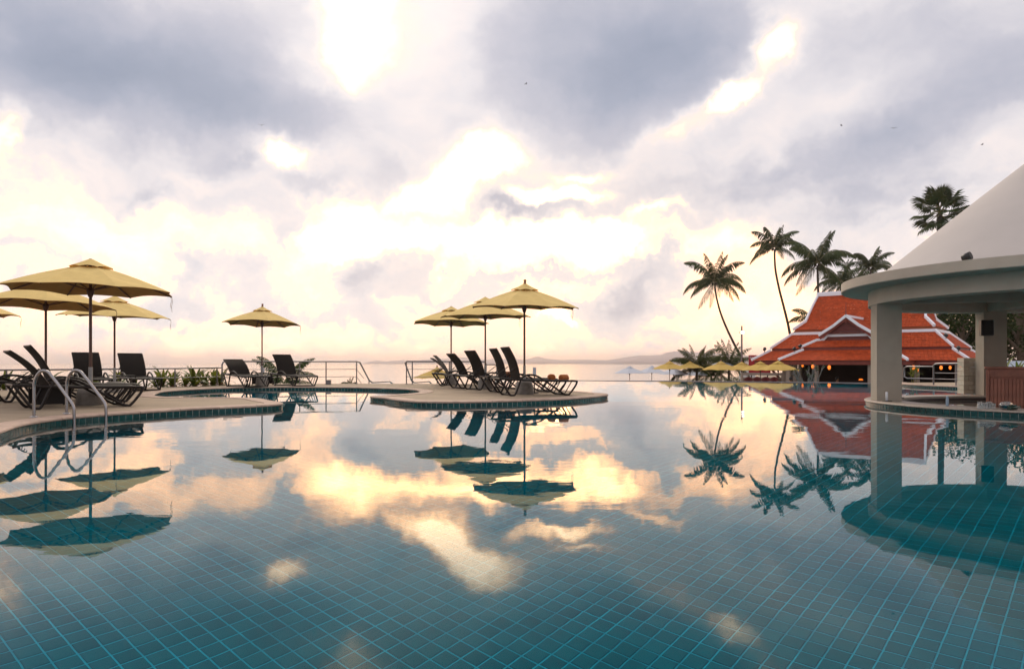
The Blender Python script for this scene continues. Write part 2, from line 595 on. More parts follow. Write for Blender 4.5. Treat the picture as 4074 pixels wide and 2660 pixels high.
M['leaf'] = mat('tree leaves', (0.022, 0.036, 0.008), 0.6, spec=0.15, island=0.5, transl=((0.09, 0.13, 0.02), 0.15))
M['lily'] = mat('lily leaves', (0.045, 0.075, 0.010), 0.45, spec=0.3, rnd=0.4, transl=((0.25, 0.26, 0.03), 0.3))
M['lily_red'] = mat('old lily leaves', (0.20, 0.085, 0.02), 0.5, rnd=0.3, transl=((0.35, 0.12, 0.02), 0.3))
M['bark'] = mat('bark', (0.16, 0.12, 0.09), 0.9, var=0.3, vscale=8)
M['sand'] = mat('sandy ground', (0.30, 0.25, 0.18), 0.95, var=0.3, vscale=0.4)
M['hill'] = mat('far hill', (0.26, 0.27, 0.35), 0.95, var=0.3, vscale=0.01)  # pale blue of the distant haze is mixed into this base colour
M['sign_red'] = mat('red sign board', (0.38, 0.012, 0.025), 0.5)
M['glass'] = None
M['skin'] = mat('skin', (0.28, 0.15, 0.09), 0.6)
M['shirt_white'] = mat('white shirt', (0.65, 0.68, 0.78), 0.85)
M['shirt_orange'] = mat('orange shirt', (0.50, 0.12, 0.03), 0.85)
M['trousers'] = mat('dark trousers', (0.03, 0.03, 0.035), 0.85)
M['hair'] = mat('black hair', (0.012, 0.010, 0.010), 0.5)
M['chair_red'] = mat('maroon chair', (0.16, 0.025, 0.025), 0.5)
M['blue_roof'] = mat('blue grey roofing', (0.33, 0.38, 0.46), 0.6, var=0.1)
M['soil'] = mat('soil', (0.05, 0.04, 0.03), 0.95, var=0.3)
M['tin'] = mat('grey metal box', (0.20, 0.19, 0.20), 0.5, metal=0.3)


def deck_mat():
    m = mat('deck paving', (0.33, 0.255, 0.175), 0.85, var=0.16, vscale=1.2, bump=0.2, bscale=70, detail=7)
    t = m.node_tree
    g = NG(t)
    bs = t.nodes['Principled BSDF']
    tc = g.n('ShaderNodeTexCoord')
    # trowelled joints and stains
    n = g.noise(g.vmath('MULTIPLY', tc.outputs['Object'], (0.5, 3.0, 1)), 1.6, 6, 0.65)
    k = g.maprange(n, 0.52, 0.72, 1.0, 0.72)
    old = bs.inputs['Base Color'].links[0].from_socket
    fine = g.noise(tc.outputs['Object'], 150, 2, 0.6)
    k2 = g.math('MULTIPLY', k, g.maprange(fine, 0.3, 0.7, 0.85, 1.12))
    g.link(g.vmath('SCALE', old, scale=k2), bs.inputs['Base Color'])
    return m


M['deck'] = deck_mat()


def glass_mat():
    m = bpy.data.materials.new('drinking glass')
    m.use_nodes = True
    bs = m.node_tree.nodes['Principled BSDF']
    bs.inputs['Base Color'].default_value = (0.9, 0.92, 0.92, 1)
    bs.inputs['Roughness'].default_value = 0.03
    bs.inputs['Transmission Weight'].default_value = 0.85
    bs.inputs['IOR'].default_value = 1.3
    return m


M['glass'] = glass_mat()

# ================================================================== LARGE STRUCTURE
FLOOR_Z = -1.53
WALL_Z = -1.8

# ---- deck outline: counter-clockwise, deck on the left of the walking direction
edge_a = [(-4.2, 3.5), (-4.35, 5.0), (-4.75, 6.2), (-5.09, 7.03), (-5.28, 7.45), (-5.42, 7.85), (-5.52, 8.3), (-5.53, 8.75), (-5.46, 9.1), (-5.30, 9.55),
          (-5.02, 10.05), (-4.72, 10.5), (-4.28, 10.98), (-3.98, 11.3), (-3.86, 11.58), (-3.85, 11.85), (-4.02, 12.2), (-4.42, 12.8), (-4.72, 13.3),
          (-5.0, 13.62), (-5.4, 13.78), (-6.1, 13.8), (-6.75, 13.95), (-7.25, 14.4), (-7.65, 15.1), (-8.0, 15.9), (-8.28, 16.7), (-8.33, 17.5), (-8.17, 18.4), (-7.85, 19.2),
          (-7.2, 19.8), (-6.26, 19.98), (-5.25, 19.88), (-4.2, 19.52), (-3.47, 19.05), (-2.8, 18.46), (-2.42, 17.8), (-2.22, 17.1), (-2.12, 16.4), (-2.22, 15.7), (-2.45, 15.1), (-2.7, 14.6), (-2.86, 14.32)]
edge_b = [(-2.86, 14.32), (-2.76, 14.12), (-2.46, 13.75), (-2.2, 13.2), (-1.94, 12.78), (-1.57, 12.42), (-1.10, 12.32), (-0.37, 12.56), (0.2, 12.84), (0.8, 13.26), (1.23, 13.7), (1.59, 14.2),
          (1.87, 14.7), (2.05, 15.2), (2.0, 15.7), (1.72, 16.4), (1.32, 17.4), (0.83, 18.2), (0.45, 18.8), (0.1, 19.5), (-0.2, 20.5), (-0.35, 21.6), (-0.38, 23.15)]
ea = resample(spline([(x, y, 0) for x, y in edge_a], 10), 0.1)
eb = resample(spline([(x, y, 0) for x, y in edge_b], 10), 0.1)
back = [(-5.0, 23.2), (-8.7, 23.0), (-8.9, 21.5), (-9.6, 20.3), (-12.8, 17.9), (-18.0, 15.0), (-18.0, 3.5)]
DECK_Z, COPE_Z = 0.075, 0.088


def prism(outline, z0, z1, mats, name, parent=None):
    n = len(outline)
    mb = MB()
    tri = tessellate_polygon([[Vector((p[0], p[1], 0)) for p in outline]])
    top = [(p[0], p[1], z1) for p in outline]
    fs = []
    for a, b, c in tri:
        A, B, C_ = Vector(top[a]), Vector(top[b]), Vector(top[c])
        fs.append((a, b, c) if (B - A).cross(C_ - A).z > 0 else (a, c, b))
    mb.add(top, fs)
    mb.cur = 1
    for i in range(n):
        a, b = outline[i], outline[(i + 1) % n]
        mb.quad((a[0], a[1], z0), (b[0], b[1], z0), (b[0], b[1], z1), (a[0], a[1], z1))
    return mb.build(name, mats, parent)


deck = prism([(p.x, p.y) for p in ea] + [(p.x, p.y) for p in eb[1:]] + back, WALL_Z, DECK_Z, [M['deck'], M['edge_grout']], 'pool_deck')
tag(deck, 'sandy pool deck with curved pink stone edge and dark green waterline tiles', kind='structure')


def normals2d(pts):
    out = []
    for i in range(len(pts)):
        t = pts[min(i + 1, len(pts) - 1)] - pts[max(i - 1, 0)]
        t.normalize()
        out.append(Vector((-t.y, t.x, 0)))       # to the left = into the deck
    return out


PROF = [(0.004, 0.046), (-0.016, 0.052), (-0.022, 0.062), (-0.018, 0.076), (-0.004, 0.085), (0.03, COPE_Z), (0.27, COPE_Z), (0.282, 0.083), (0.285, 0.06)]


def add_coping(pts, parent, stone=6, width=1.0, mt=None, prof=None):
    prof = prof or PROF
    nrm = normals2d(pts)
    i = 0
    k = 0
    while i < len(pts) - 1:
        j = min(i + stone, len(pts) - 1)
        mb = MB()
        dz = ((k * 7) % 5 - 2) * 0.0007
        ring = []
        for q in range(i, j + 1):
            p = pts[q].copy()
            if q == i and i > 0: p = p.lerp(pts[q + 1], 0.03)
            if q == j and j < len(pts) - 1: p = p.lerp(pts[q - 1], 0.03)
            ring.append([p + nrm[q] * (o * (width if o > 0.05 else 1)) + Vector((0, 0, z + dz)) for o, z in prof])
        vs_ = [v for r_ in ring for v in r_]
        m_ = len(prof)
        fs = []
        for a in range(len(ring) - 1):
            for b in range(m_ - 1):
                fs.append((a * m_ + b, a * m_ + b + 1, (a + 1) * m_ + b + 1, (a + 1) * m_ + b)[::-1])
        fs.append(tuple(range(m_)))
        fs.append(tuple(reversed(range((len(ring) - 1) * m_, len(ring) * m_))))
        mb.add(vs_, fs)
        mb.build('coping_stone', mt or M['coping'], parent)
        i = j
        k += 1


add_coping(ea, deck)
add_coping(eb, deck)


def chamfer_slab(w, h, t, name, m):
    """a tile: bevelled slab lying in XZ, face towards -Y"""
    mb = MB()
    b = 0.0025
    x, z = w / 2, h / 2
    vs_ = [(-x, 0, -z), (x, 0, -z), (x, 0, z), (-x, 0, z), (-x + b, -t, -z + b), (x - b, -t, -z + b), (x - b, -t, z - b), (-x + b, -t, z - b)]
    mb.add(vs_, [(4, 5, 6, 7), (0, 1, 5, 4), (1, 2, 6, 5), (2, 3, 7, 6), (3, 0, 4, 7)])
    return mb.mesh(name, m)


TILE_ME = chamfer_slab(0.091, 0.098, 0.006, 'waterline_tile', M['edge_tile'])


def tiles_along(pts, parent, singles, skip=None, phase=0.05):
    """10 cm tiles round a pool edge; the first `singles` are parts, the rest one joined strip"""
    rest = MB()
    cnt = 0
    for i in range(len(pts) - 1):
        a, b = pts[i], pts[i + 1]
        c = (a + b) / 2
        t = (b - a).normalized()
        ang = math.atan2(t.y, t.x)
        vis = c.y > 1 and abs(c.x / c.y) < 0.76 and c.y < 20.5
        if vis and cnt < singles:
            o = link_mesh('waterline_tile', TILE_ME, parent, (c.x, c.y, 0.0 + random.uniform(-.0008, .0008)), (0, 0, ang))
            cnt += 1
        else:
            rot = Matrix.Rotation(ang, 3, 'Z')
            base = [rot @ v.co + Vector((c.x, c.y, 0)) for v in TILE_ME.vertices]
            rest.add(base, [tuple(p.vertices) for p in TILE_ME.polygons])
        for row in range(1, 4):
            rot = Matrix.Rotation(ang, 3, 'Z')
            base = [rot @ v.co + Vector((c.x, c.y, -0.104 * row)) for v in TILE_ME.vertices]
            rest.add(base, [tuple(p.vertices) for p in TILE_ME.polygons])
    o = rest.build('lower_wall_tiles', M['edge_tile'], parent)
    o['kind'] = 'stuff'
    return cnt


tiles_along(ea + eb[1:], deck, 300)

# ---- second deck at the far right of the pool
deck2_edge = [(13.4, 24.6), (12.75, 23.2), (12.62, 21.6), (12.95, 20.1), (13.5, 18.4), (14.6, 16.0), (16.5, 13.0)]
e2 = resample(spline([(x, y, 0) for x, y in deck2_edge], 10), 0.1)
deck2 = prism([(p.x, p.y) for p in e2] + [(24, 13.0), (24, 24.6)], WALL_Z, DECK_Z, [M['deck'], M['edge_grout']], 'pool_deck')
tag(deck2, 'far pool deck behind the round bar', kind='structure')
add_coping(e2, deck2)
tiles_along(e2, deck2, 70)

# ---- pool floor: grout bed with real tiles
U = Vector((0.10075561, -0.08617376, 0)) * CAM_H
V_ = Vector((0.08617376, 0.10075561, 0)) * CAM_H
O = Vector((-0.32823997, 4.5274961, 0)) * CAM_H
tile_s = U.length
grid_ang = math.atan2(U.y, U.x)
fl = MB()
fl.add([(-16, -9, FLOOR_Z), (26, -9, FLOOR_Z), (26, 34, FLOOR_Z), (-16, 34, FLOOR_Z)], [(0, 1, 2, 3)])
floor = fl.build('pool_floor', M['grout'])
tag(floor, 'turquoise tiled floor of the pool', kind='structure')
ft = tile_s * 0.460
tb = 0.003
FT_V = [(-ft, -ft, 0), (ft, -ft, 0), (ft, ft, 0), (-ft, ft, 0), (-ft + tb, -ft + tb, .005), (ft - tb, -ft + tb, .005), (ft - tb, ft - tb, .005), (-ft + tb, ft - tb, .005)]
FT_F = [(4, 5, 6, 7), (0, 1, 5, 4), (1, 2, 6, 5), (2, 3, 7, 6), (3, 0, 4, 7)]
tmb = MB()
tmb.add(FT_V, FT_F)
FT_ME = tmb.mesh('floor_tile', M['floor_tile'])
cells = []
Ui, Vi = U / U.length_squared, V_ / V_.length_squared
for i in range(-220, 220):
    for j in range(-220, 220):
        c = O + U * (i + .5) + V_ * (j + .5)
        if c.y < 1.8 or c.y > 15.5 or abs(c.x) > 2.2 + 0.74 * c.y: continue
        cells.append(((c.x * 0.55) ** 2 + c.y ** 2 if c.y > 3.0 else 1e6 + c.y, c))
cells.sort(key=lambda q: q[0])
rnd = random.Random(3)
rest = MB()
rot = Matrix.Rotation(grid_ang, 3, 'Z')
fvb = [rot @ Vector(v) for v in FT_V]
for k, (d_, c) in enumerate(cells):
    dz = rnd.uniform(0, .0015)
    if k < 300:
        link_mesh('floor_tile', FT_ME, floor, (c.x, c.y, FLOOR_Z + dz), (0, 0, grid_ang))
    else:
        q = Vector((c.x, c.y, FLOOR_Z + dz))
        rest.add([q + v for v in fvb], FT_F)
o = rest.build('floor_tiles', M['floor_tile_i'], floor)
o['kind'] = 'stuff'

# ---- infinity edge lip and pool walls
lip = spline([(-0.75, 31.6, 0), (3.32, 29.9, 0), (7.7, 28.45, 0), (11.2, 27.2, 0), (13.3, 25.6, 0), (13.6, 24.0, 0)], 8)
ln = normals2d(lip)
lw = MB()
sec = [(0.02, WALL_Z), (0.02, 0.012), (0.05, 0.022), (0.16, 0.022), (0.20, 0.0), (0.20, -2.2)]
vs_ = []
for p, nn in zip(lip, ln):
    for o_, z_ in sec:
        vs_.append(p + nn * o_ + Vector((0, 0, z_)))
m_ = len(sec)
lw.add(vs_, [(a * m_ + b, (a + 1) * m_ + b, (a + 1) * m_ + b + 1, a * m_ + b + 1) for a in range(len(lip) - 1) for b in range(m_ - 1)])
pw = lw.build('pool_wall', mat('wet lip', (0.10, 0.09, 0.10), 0.35, var=0.2, vscale=2))
tag(pw, 'thin dark overflow lip along the far edge of the pool', kind='structure')
side = MB()
for a, b in (((-0.38, 23.1), (-0.75, 31.7)), ((13.4, 24.3), (24, 24.6)), ((24, 24.6), (24, -8)), ((24, -8), (-16, -8)), ((-16, -8), (-16, 4))):
    side.quad((a[0], a[1], WALL_Z), (b[0], b[1], WALL_Z), (b[0], b[1], 0.03), (a[0], a[1], 0.03))
sw = side.build('pool_wall', M['edge_grout'])
tag(sw, 'tiled outer walls of the pool', kind='structure')

# ---- water surface
wo = [(-15.98, -7.98), (23.98, -7.98), (23.98, 24.5), (13.7, 24.5)] + [(p.x, p.y) for p in reversed([q + n_ * 0.03 for q, n_ in zip(lip, ln)])] + [(-0.36, 23.0), (-10, 22.2), (-15.98, 14)]
wm = MB()
tri = tessellate_polygon([[Vector((p[0], p[1], 0)) for p in wo]])
fs = []
for a, b, c in tri:
    A, B, C_ = (Vector((wo[k][0], wo[k][1], 0)) for k in (a, b, c))
    fs.append((a, b, c) if (B - A).cross(C_ - A).z > 0 else (a, c, b))
wm.add([(p[0], p[1], 0) for p in wo], fs)
wat = wm.build('pool_water', M['water'])
tag(wat, 'still pool water mirroring the evening clouds', kind='structure')

# ---- land below the pool and the sea
SEA_Z = -4.0
LAND_Z = -1.9
coast = [(-120, -60), (-120, 18), (-40, 36), (-15, 55), (2, 72), (14, 92), (30, 118), (60, 160), (140, 260), (260, 300), (260, -60)]
land = MB()
tri = tessellate_polygon([[Vector((p[0], p[1], 0)) for p in coast]])
fs = []
for a, b, c in tri:
    A, B, C_ = (Vector((coast[k][0], coast[k][1], 0)) for k in (a, b, c))
    fs.append((a, b, c) if (B - A).cross(C_ - A).z > 0 else (a, c, b))
land.add([(p[0], p[1], LAND_Z) for p in coast], fs)
cen = Vector((60, 0, 0))
for i in range(len(coast) - 1):
    a, b = Vector((*coast[i], 0)), Vector((*coast[i + 1], 0))
    ao, bo = a + (a - cen).normalized() * 9, b + (b - cen).normalized() * 9
    land.quad((b.x, b.y, LAND_Z), (a.x, a.y, LAND_Z), (ao.x, ao.y, SEA_Z - .6), (bo.x, bo.y, SEA_Z - .6))
ld = land.build('ground', M['sand'])
tag(ld, 'sandy garden ground below the pool', kind='structure')
SEA_R = 4600
sm = MB()
sm.add([(math.cos(2 * math.pi * k / 96) * SEA_R, math.sin(2 * math.pi * k / 96) * SEA_R, SEA_Z) for k in range(96)], [tuple(range(96))])
sea = sm.build('sea', M['sea'])
tag(sea, 'calm sea glowing in the low light', kind='structure')


# ---- far hills
def hills(profile, Y, depth, name, label, seed):
    """profile: photo pixels of the skyline; a ridged mound of real depth"""
    top = []
    for (x0, y0), (x1, y1) in zip(profile[:-1], profile[1:]):
        n = max(2, int((x1 - x0) / 6))
        for k in range(n):
            t = k / n
            top.append((x0 + (x1 - x0) * t, y0 + (y1 - y0) * t))
    top.append(profile[-1])
    rows = [(0.0, -0.5), (0.0, 0.06), (0.15, 0.42), (0.35, 0.8), (0.5, 1.0), (0.7, 0.7), (1.0, 0.0)]
    mb = MB()
    vs_ = []
    for x, y in top:
        p = at(x, y, Y)
        hgt = max(p.z - SEA_Z, 0.5)
        for dd, hh in rows:
            Yr = Y + (dd - .5) * depth
            k = mnoise.noise(Vector((x * .06, dd * 4 + seed, hgt * .02)))
            zz = SEA_Z + hgt * hh * (1 + .10 * k * (0 if hh > .99 else 1)) + (0.05 * hgt * mnoise.noise(Vector((x * .25, seed, 0))) if hh > .7 else 0)
            vs_.append((p.x * Yr / Y, Yr, zz))
    m_ = len(rows)
    mb.add(vs_, [(a * m_ + b, (a + 1) * m_ + b, (a + 1) * m_ + b + 1, a * m_ + b + 1) for a in range(len(top) - 1) for b in range(m_ - 1)], True)
    o = mb.build(name, M['hill'])
    return tag(o, label, kind='structure')


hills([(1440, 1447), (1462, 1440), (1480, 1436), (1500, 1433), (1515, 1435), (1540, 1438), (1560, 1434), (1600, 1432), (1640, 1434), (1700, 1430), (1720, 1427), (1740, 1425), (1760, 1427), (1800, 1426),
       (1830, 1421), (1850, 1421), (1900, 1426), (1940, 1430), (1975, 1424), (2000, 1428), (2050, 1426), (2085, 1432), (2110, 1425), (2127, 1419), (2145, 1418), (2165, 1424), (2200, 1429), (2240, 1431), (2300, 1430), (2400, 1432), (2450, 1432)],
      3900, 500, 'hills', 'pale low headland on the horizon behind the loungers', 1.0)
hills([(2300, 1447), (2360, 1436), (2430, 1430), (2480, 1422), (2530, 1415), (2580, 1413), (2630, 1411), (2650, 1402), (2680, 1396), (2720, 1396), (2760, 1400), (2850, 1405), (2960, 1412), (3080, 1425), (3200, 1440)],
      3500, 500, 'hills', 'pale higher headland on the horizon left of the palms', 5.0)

hz = MB()
hz.box((0, 500, 17), (9400, 10400, 44))
hz_o = hz.build('haze', None)
hm = bpy.data.materials.new('sea haze')
hm.use_nodes = True
hm.node_tree.nodes.clear()
_o = hm.node_tree.nodes.new('ShaderNodeOutputMaterial')
_v = hm.node_tree.nodes.new('ShaderNodeVolumePrincipled')
_v.inputs['Color'].default_value = (0.95, 0.96, 1.0, 1)
_v.inputs['Density'].default_value = 0.0003
_v.inputs['Anisotropy'].default_value = 0.9
hm.node_tree.links.new(_v.outputs[0], _o.inputs['Volume'])
hz_o.data.materials.clear()
hz_o.data.materials.append(hm)
tag(hz_o, 'thin evening haze over the sea', kind='stuff')

# ================================================================== BAR PAVILION IN THE POOL (right)
BC = Vector((9.3, 11.9, 0))


def ring_mb(r0, r1, z0, z1, seg=96, a0=0.0, a1=2 * math.pi):
    mb = MB()
    full = abs(a1 - a0 - 2 * math.pi) < 1e-6
    n = seg if full else seg + 1
    vs_ = []
    for k in range(n):
        a = a0 + (a1 - a0) * k / seg
        ca, sa = math.cos(a), math.sin(a)
        vs_ += [(r1 * ca, r1 * sa, z0), (r1 * ca, r1 * sa, z1), (r0 * ca, r0 * sa, z1), (r0 * ca, r0 * sa, z0)]
    fs = []
    for k in range(seg):
        j = (k + 1) % n
        for q in range(4):
            fs.append((k * 4 + q, j * 4 + q, j * 4 + (q + 1) % 4, k * 4 + (q + 1) % 4))
    mb.add(vs_, fs)
    if not full:
        mb.add(vs_[:4], [(0, 1, 2, 3)])
        mb.add(vs_[-4:], [(3, 2, 1, 0)])
    return mb


bar = empty('pool_bar', BC, 0, 'round swim-up bar with white dome roof and tiled counter standing in the pool', 'bar')
# counter ring: wall, tiles, top
ring_mb(2.42, 2.99, WALL_Z, 0.05, 128).build('counter_wall', M['edge_grout'], bar)
bprof = [(0.0, 0.050), (-0.018, 0.054), (-0.026, 0.064), (-0.020, 0.078), (-0.004, 0.086), (0.03, 0.089), (0.55, 0.089), (0.575, 0.084), (0.58, 0.05)]
bpts = [Vector((math.cos(a) * 3.0, math.sin(a) * 3.0, 0)) for a in [-2 * math.pi * k / 190 for k in range(191)]]
# walk clockwise seen from above keeps the ring on the right; flip normals by walking the other way
bpts = list(reversed(bpts))
add_coping(bpts, bar, stone=10, mt=M['counter'], prof=bprof)
BT = MB()
for k in range(188):
    a = 2 * math.pi * (k + .5) / 188
    c = Vector((math.cos(a) * 2.995, math.sin(a) * 2.995, 0))
    wc = c + BC
    ang = a + math.pi / 2
    if abs(wc.x / wc.y) < .75 and (wc.y < 13.9 and wc.x < 9.3):
        link_mesh('waterline_tile', TILE_ME, bar, c, (0, 0, ang))
    else:
        rot = Matrix.Rotation(ang, 3, 'Z')
        BT.add([rot @ v.co + c for v in TILE_ME.vertices], [tuple(p.vertices) for p in TILE_ME.polygons])
    for row in range(1, 4):
        rot = Matrix.Rotation(ang, 3, 'Z')
        BT.add([rot @ v.co + c - Vector((0, 0, .104 * row)) for v in TILE_ME.vertices], [tuple(p.vertices) for p in TILE_ME.polygons])
o = BT.build('lower_wall_tiles', M['edge_tile'], bar)
o['kind'] = 'stuff'
# sunken floor and inner face of the bar
b2 = MB()
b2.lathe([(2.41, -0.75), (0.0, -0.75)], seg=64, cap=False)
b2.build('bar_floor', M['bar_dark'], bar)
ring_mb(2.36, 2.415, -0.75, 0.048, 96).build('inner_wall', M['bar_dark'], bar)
ring_mb(1.95, 2.36, -0.15, -0.12, 96).build('work_shelf', M['counter'], bar)


def column(angle, tall_ped=False):
    a = R(angle)
    c = Vector((math.cos(a) * 2.74, math.sin(a) * 2.74, 0))
    rz = Matrix.Rotation(a, 3, 'Z')
    mb = MB()
    zt = 1.80
    mb.bbox(c + Vector((0, 0, (0.0885 + zt) / 2 + .0)), (0.40, 0.42, zt - 0.0885), 0.004, rz)
    return mb.build('column', M['render_grey'], bar)


for ang in (166, 78, -10, -102):
    column(ang)
# ring beam, radial beams, slab, dome
ring_mb(2.58, 2.96, 1.785, 2.045, 128).build('ring_beam', M['render'], bar)
slab = MB()
for pa_, pb_ in zip([(0.4, 2.047), (3.40, 2.047), (3.415, 2.06), (3.415, 2.212)], [(3.40, 2.047), (3.415, 2.06), (3.415, 2.212), (2.6, 2.222)]):
    slab.lathe([pa_, pb_], seg=160, smooth=True, cap=False)
slab.build('roof_slab', M['render'], bar)
for ang in (166, 78, -10, -102):
    a = R(ang)
    rz = Matrix.Rotation(a, 3, 'Z')
    mb = MB()
    mb.box(rz @ Vector((1.45, 0, 1.90)), (2.24, 0.28, 0.20), rz)
    mb.build('ceiling_beam', M['render_grey'], bar)
ring_mb(0.20, 0.62, 1.84, 2.04, 48).build('hub_beam', M['render_grey'], bar)
dm = MB()
dm.lathe([(2.98, 2.20), (2.62, 2.47), (2.2, 2.82), (1.70, 3.235), (1.2, 3.65), (.56, 4.17), (0.25, 4.41), (0.0, 4.58)], seg=160, cap=False)
dm.build('dome', M['dome'], bar)

# pale block pier beside the far column
ped = empty('block_pier', (0, 0, 0), 0, 'stubby pale stone block pier beside the far bar column', 'pier')
pc = at(3882, 1560, 15.05)
pr = Matrix.Rotation(R(-12), 3, 'Z')
rr = random.Random(5)
for row in range(8):
    wid = [.19, .19, .19] if row % 2 == 0 else [.092, .19, .19, .092]
    xx = -.291
    for w in wid:
        mb = MB()
        mb.bbox((0, 0, 0), (w, 0.34, 0.092), 0.004)
        cpos = pr @ Vector((xx + w / 2, 0, 0))
        mb.build('block', M['block'], ped, (pc.x + cpos.x, pc.y + cpos.y, 0.138 + row * 0.0965), (0, 0, R(-12)))
        xx += w + .006

# wall speaker on the far column
sp = empty('loudspeaker', at(3925, 1304, 14.15), R(-22), 'black box loudspeaker fixed to the far bar column', 'loudspeaker')
mb = MB(); mb.bbox((0, 0, 0), (0.22, 0.18, 0.315), 0.012); mb.build('cabinet', M['black'], sp)
mb = MB(); mb.bbox((0, -0.094, 0), (0.19, 0.012, 0.28), 0.004); mb.build('grille', mat('speaker grille', (0.02, 0.02, 0.02), 0.8), sp)
mb = MB(); mb.box((0, 0.15, 0), (0.05, 0.14, 0.05)); mb.build('bracket', M['black'], sp)

# bar cupboard of stained boards
cb = empty('bar_cupboard', (9.57, 12.47, -0.75), R(-33), 'red-brown boarded cupboard inside the bar', 'cupboard')
H = 1.40
mb = MB(); mb.box((0.0, 0.22, H / 2), (1.96, 0.40, H - .02)); mb.build('body', M['cabinet'], cb)
mb = MB(); mb.bbox((0, 0.2, H + .012), (2.06, 0.48, 0.045), .008); mb.build('top', M['cabinet'], cb)
mb = MB(); mb.box((0, -0.002, H - .085), (1.98, 0.05, 0.13)); mb.build('rail', M['cabinet'], cb)
nb = 34
plank = MB(); plank.bbox((0, 0, 0), (1.90 / nb - .006, 0.018, H - .20), .004)
pm = plank.mesh('plank', M['cabinet'])
for k in range(nb):
    link_mesh('plank', pm, cb, (-0.95 + (k + .5) * 1.90 / nb, -0.002, (H - .16) / 2), None)
for sx in (-1, 1):
    mb = MB(); mb.bbox((sx * .985, -0.004, H / 2 - .01), (0.05, 0.06, H - .03), .006); mb.build('stile', M['cabinet'], cb)

# things on the counter
def tumbler(x, y, Y, label):
    p = at(x, y, Y)
    t = MB()
    h, r = 0.085, 0.026
    t.lathe([(r * .85, 0), (r, h), (r * .92, h), (r * .78, 0.006), (0, .006)], seg=14)
    o = t.build('tumbler', M['glass'], None, (p.x, p.y, 0.09))
    tag(o, label, 'glass', 'upturned glasses on the bar counter')


gi = 0
for row in range(3):
    for k in range(6):
        base = at(3895 + k * 10.5 + row * 4, 1622, 10.25 + row * .09)
        t = MB()
        h, r = 0.095 - (k % 3) * .012, 0.024
        t.lathe([(r * 1.0, 0), (r * .82, h), (r * .72, h - .004), (r * .9, 0.004)], seg=12, cap=False)
        t.lathe([(0.0, h - .006), (r * .82, h - .001), (r * .8, h)], seg=12, cap=False)
        o = t.build('tumbler', M['glass'], None, (base.x, base.y, 0.0895))
        tag(o, 'clear upturned tumbler in the cluster of glasses on the bar counter', 'glass', 'glasses on the bar counter')

bw = empty('ice_bucket', tuple(at(4003, 1620, 10.05).xy) + (0.0895,), 0, 'steel bowl with a rounded lid on the bar counter', 'bowl')
mb = MB(); mb.lathe([(0.045, 0), (0.075, 0.02), (0.088, 0.06), (0.088, 0.066)], seg=24); mb.build('bowl', M['steel'], bw)
mb = MB(); mb.lathe([(0.088, 0.067), (0.07, 0.098), (0.035, 0.116), (0.0, 0.12)], seg=24, cap=False); mb.build('lid', M['glass'], bw)
cz = empty('bottle', tuple(at(4035, 1618, 10.0).xy) + (0.0895,), R(20), 'dark green bottle lying on its side on the bar counter', 'bottle')
mb = MB(); mb.lathe([(0.033, -0.11), (0.036, -0.1), (0.036, 0.03), (0.014, 0.07), (0.013, 0.12)], seg=16); bo = mb.build('body', mat('bottle green', (0.005, 0.03, 0.02), 0.15), cz, (0, 0, .037), (0, R(90), 0))

wc_ = empty('napkin_roll', tuple(at(3528, 1596, 12.2).xy) + (0.0895,), 0, 'white paper roll standing on a black tray by the near bar column', 'paper roll')
mb = MB(); mb.lathe([(0.0, 0.012), (0.020, 0.012), (0.021, 0.15), (0.018, 0.165), (0.0, 0.168)], seg=18); mb.build('roll', M['white'], wc_)
mb = MB(); mb.bbox((0.01, 0, 0.006), (0.13, 0.09, 0.012), .004); mb.build('tray', M['black'], wc_)
mc = empty('menu_holder', tuple(at(3574, 1572, 13.4).xy) + (0.0895,), R(10), 'small white printed menu stand behind the near bar column', 'menu stand')
mb = MB(); mb.bbox((0, 0, 0.085), (0.085, 0.03, 0.14), .004); mb.build('card', M['card'], mc)
mb = MB(); mb.bbox((0.02, 0, 0.007), (0.16, 0.08, 0.014), .004); mb.build('tray', M['black'], mc)
bb = empty('bottle', tuple(at(3769, 1614, 10.95).xy) + (0.0895,), 0, 'slim pale blue bottle standing on the bar counter', 'bottle')
mb = MB(); mb.lathe([(0.020, 0), (0.022, 0.01), (0.022, 0.10), (0.016, 0.125), (0.018, 0.15), (0.0, 0.152)], seg=16); mb.build('body', mat('pale blue plastic', (0.22, 0.30, 0.38), 0.3), bb)

# spotlight on the roof slab
sl = empty('roof_spotlight', tuple(at(3846, 1030, 10.4).xy) + (2.224,), R(35), 'small black spotlight on the edge of the dome roof', 'spotlight')
mb = MB(); mb.lathe([(0.035, 0), (0.035, .02), (0.012, .025), (0.012, .05)], seg=14); mb.build('foot', M['black'], sl)
mb = MB(); mb.lathe([(0.045, -.06), (0.055, -.05), (0.06, .06), (0.05, .06)], seg=16); mb.build('lamp_head', M['black'], sl, (0, 0, .085), (R(72), 0, 0))


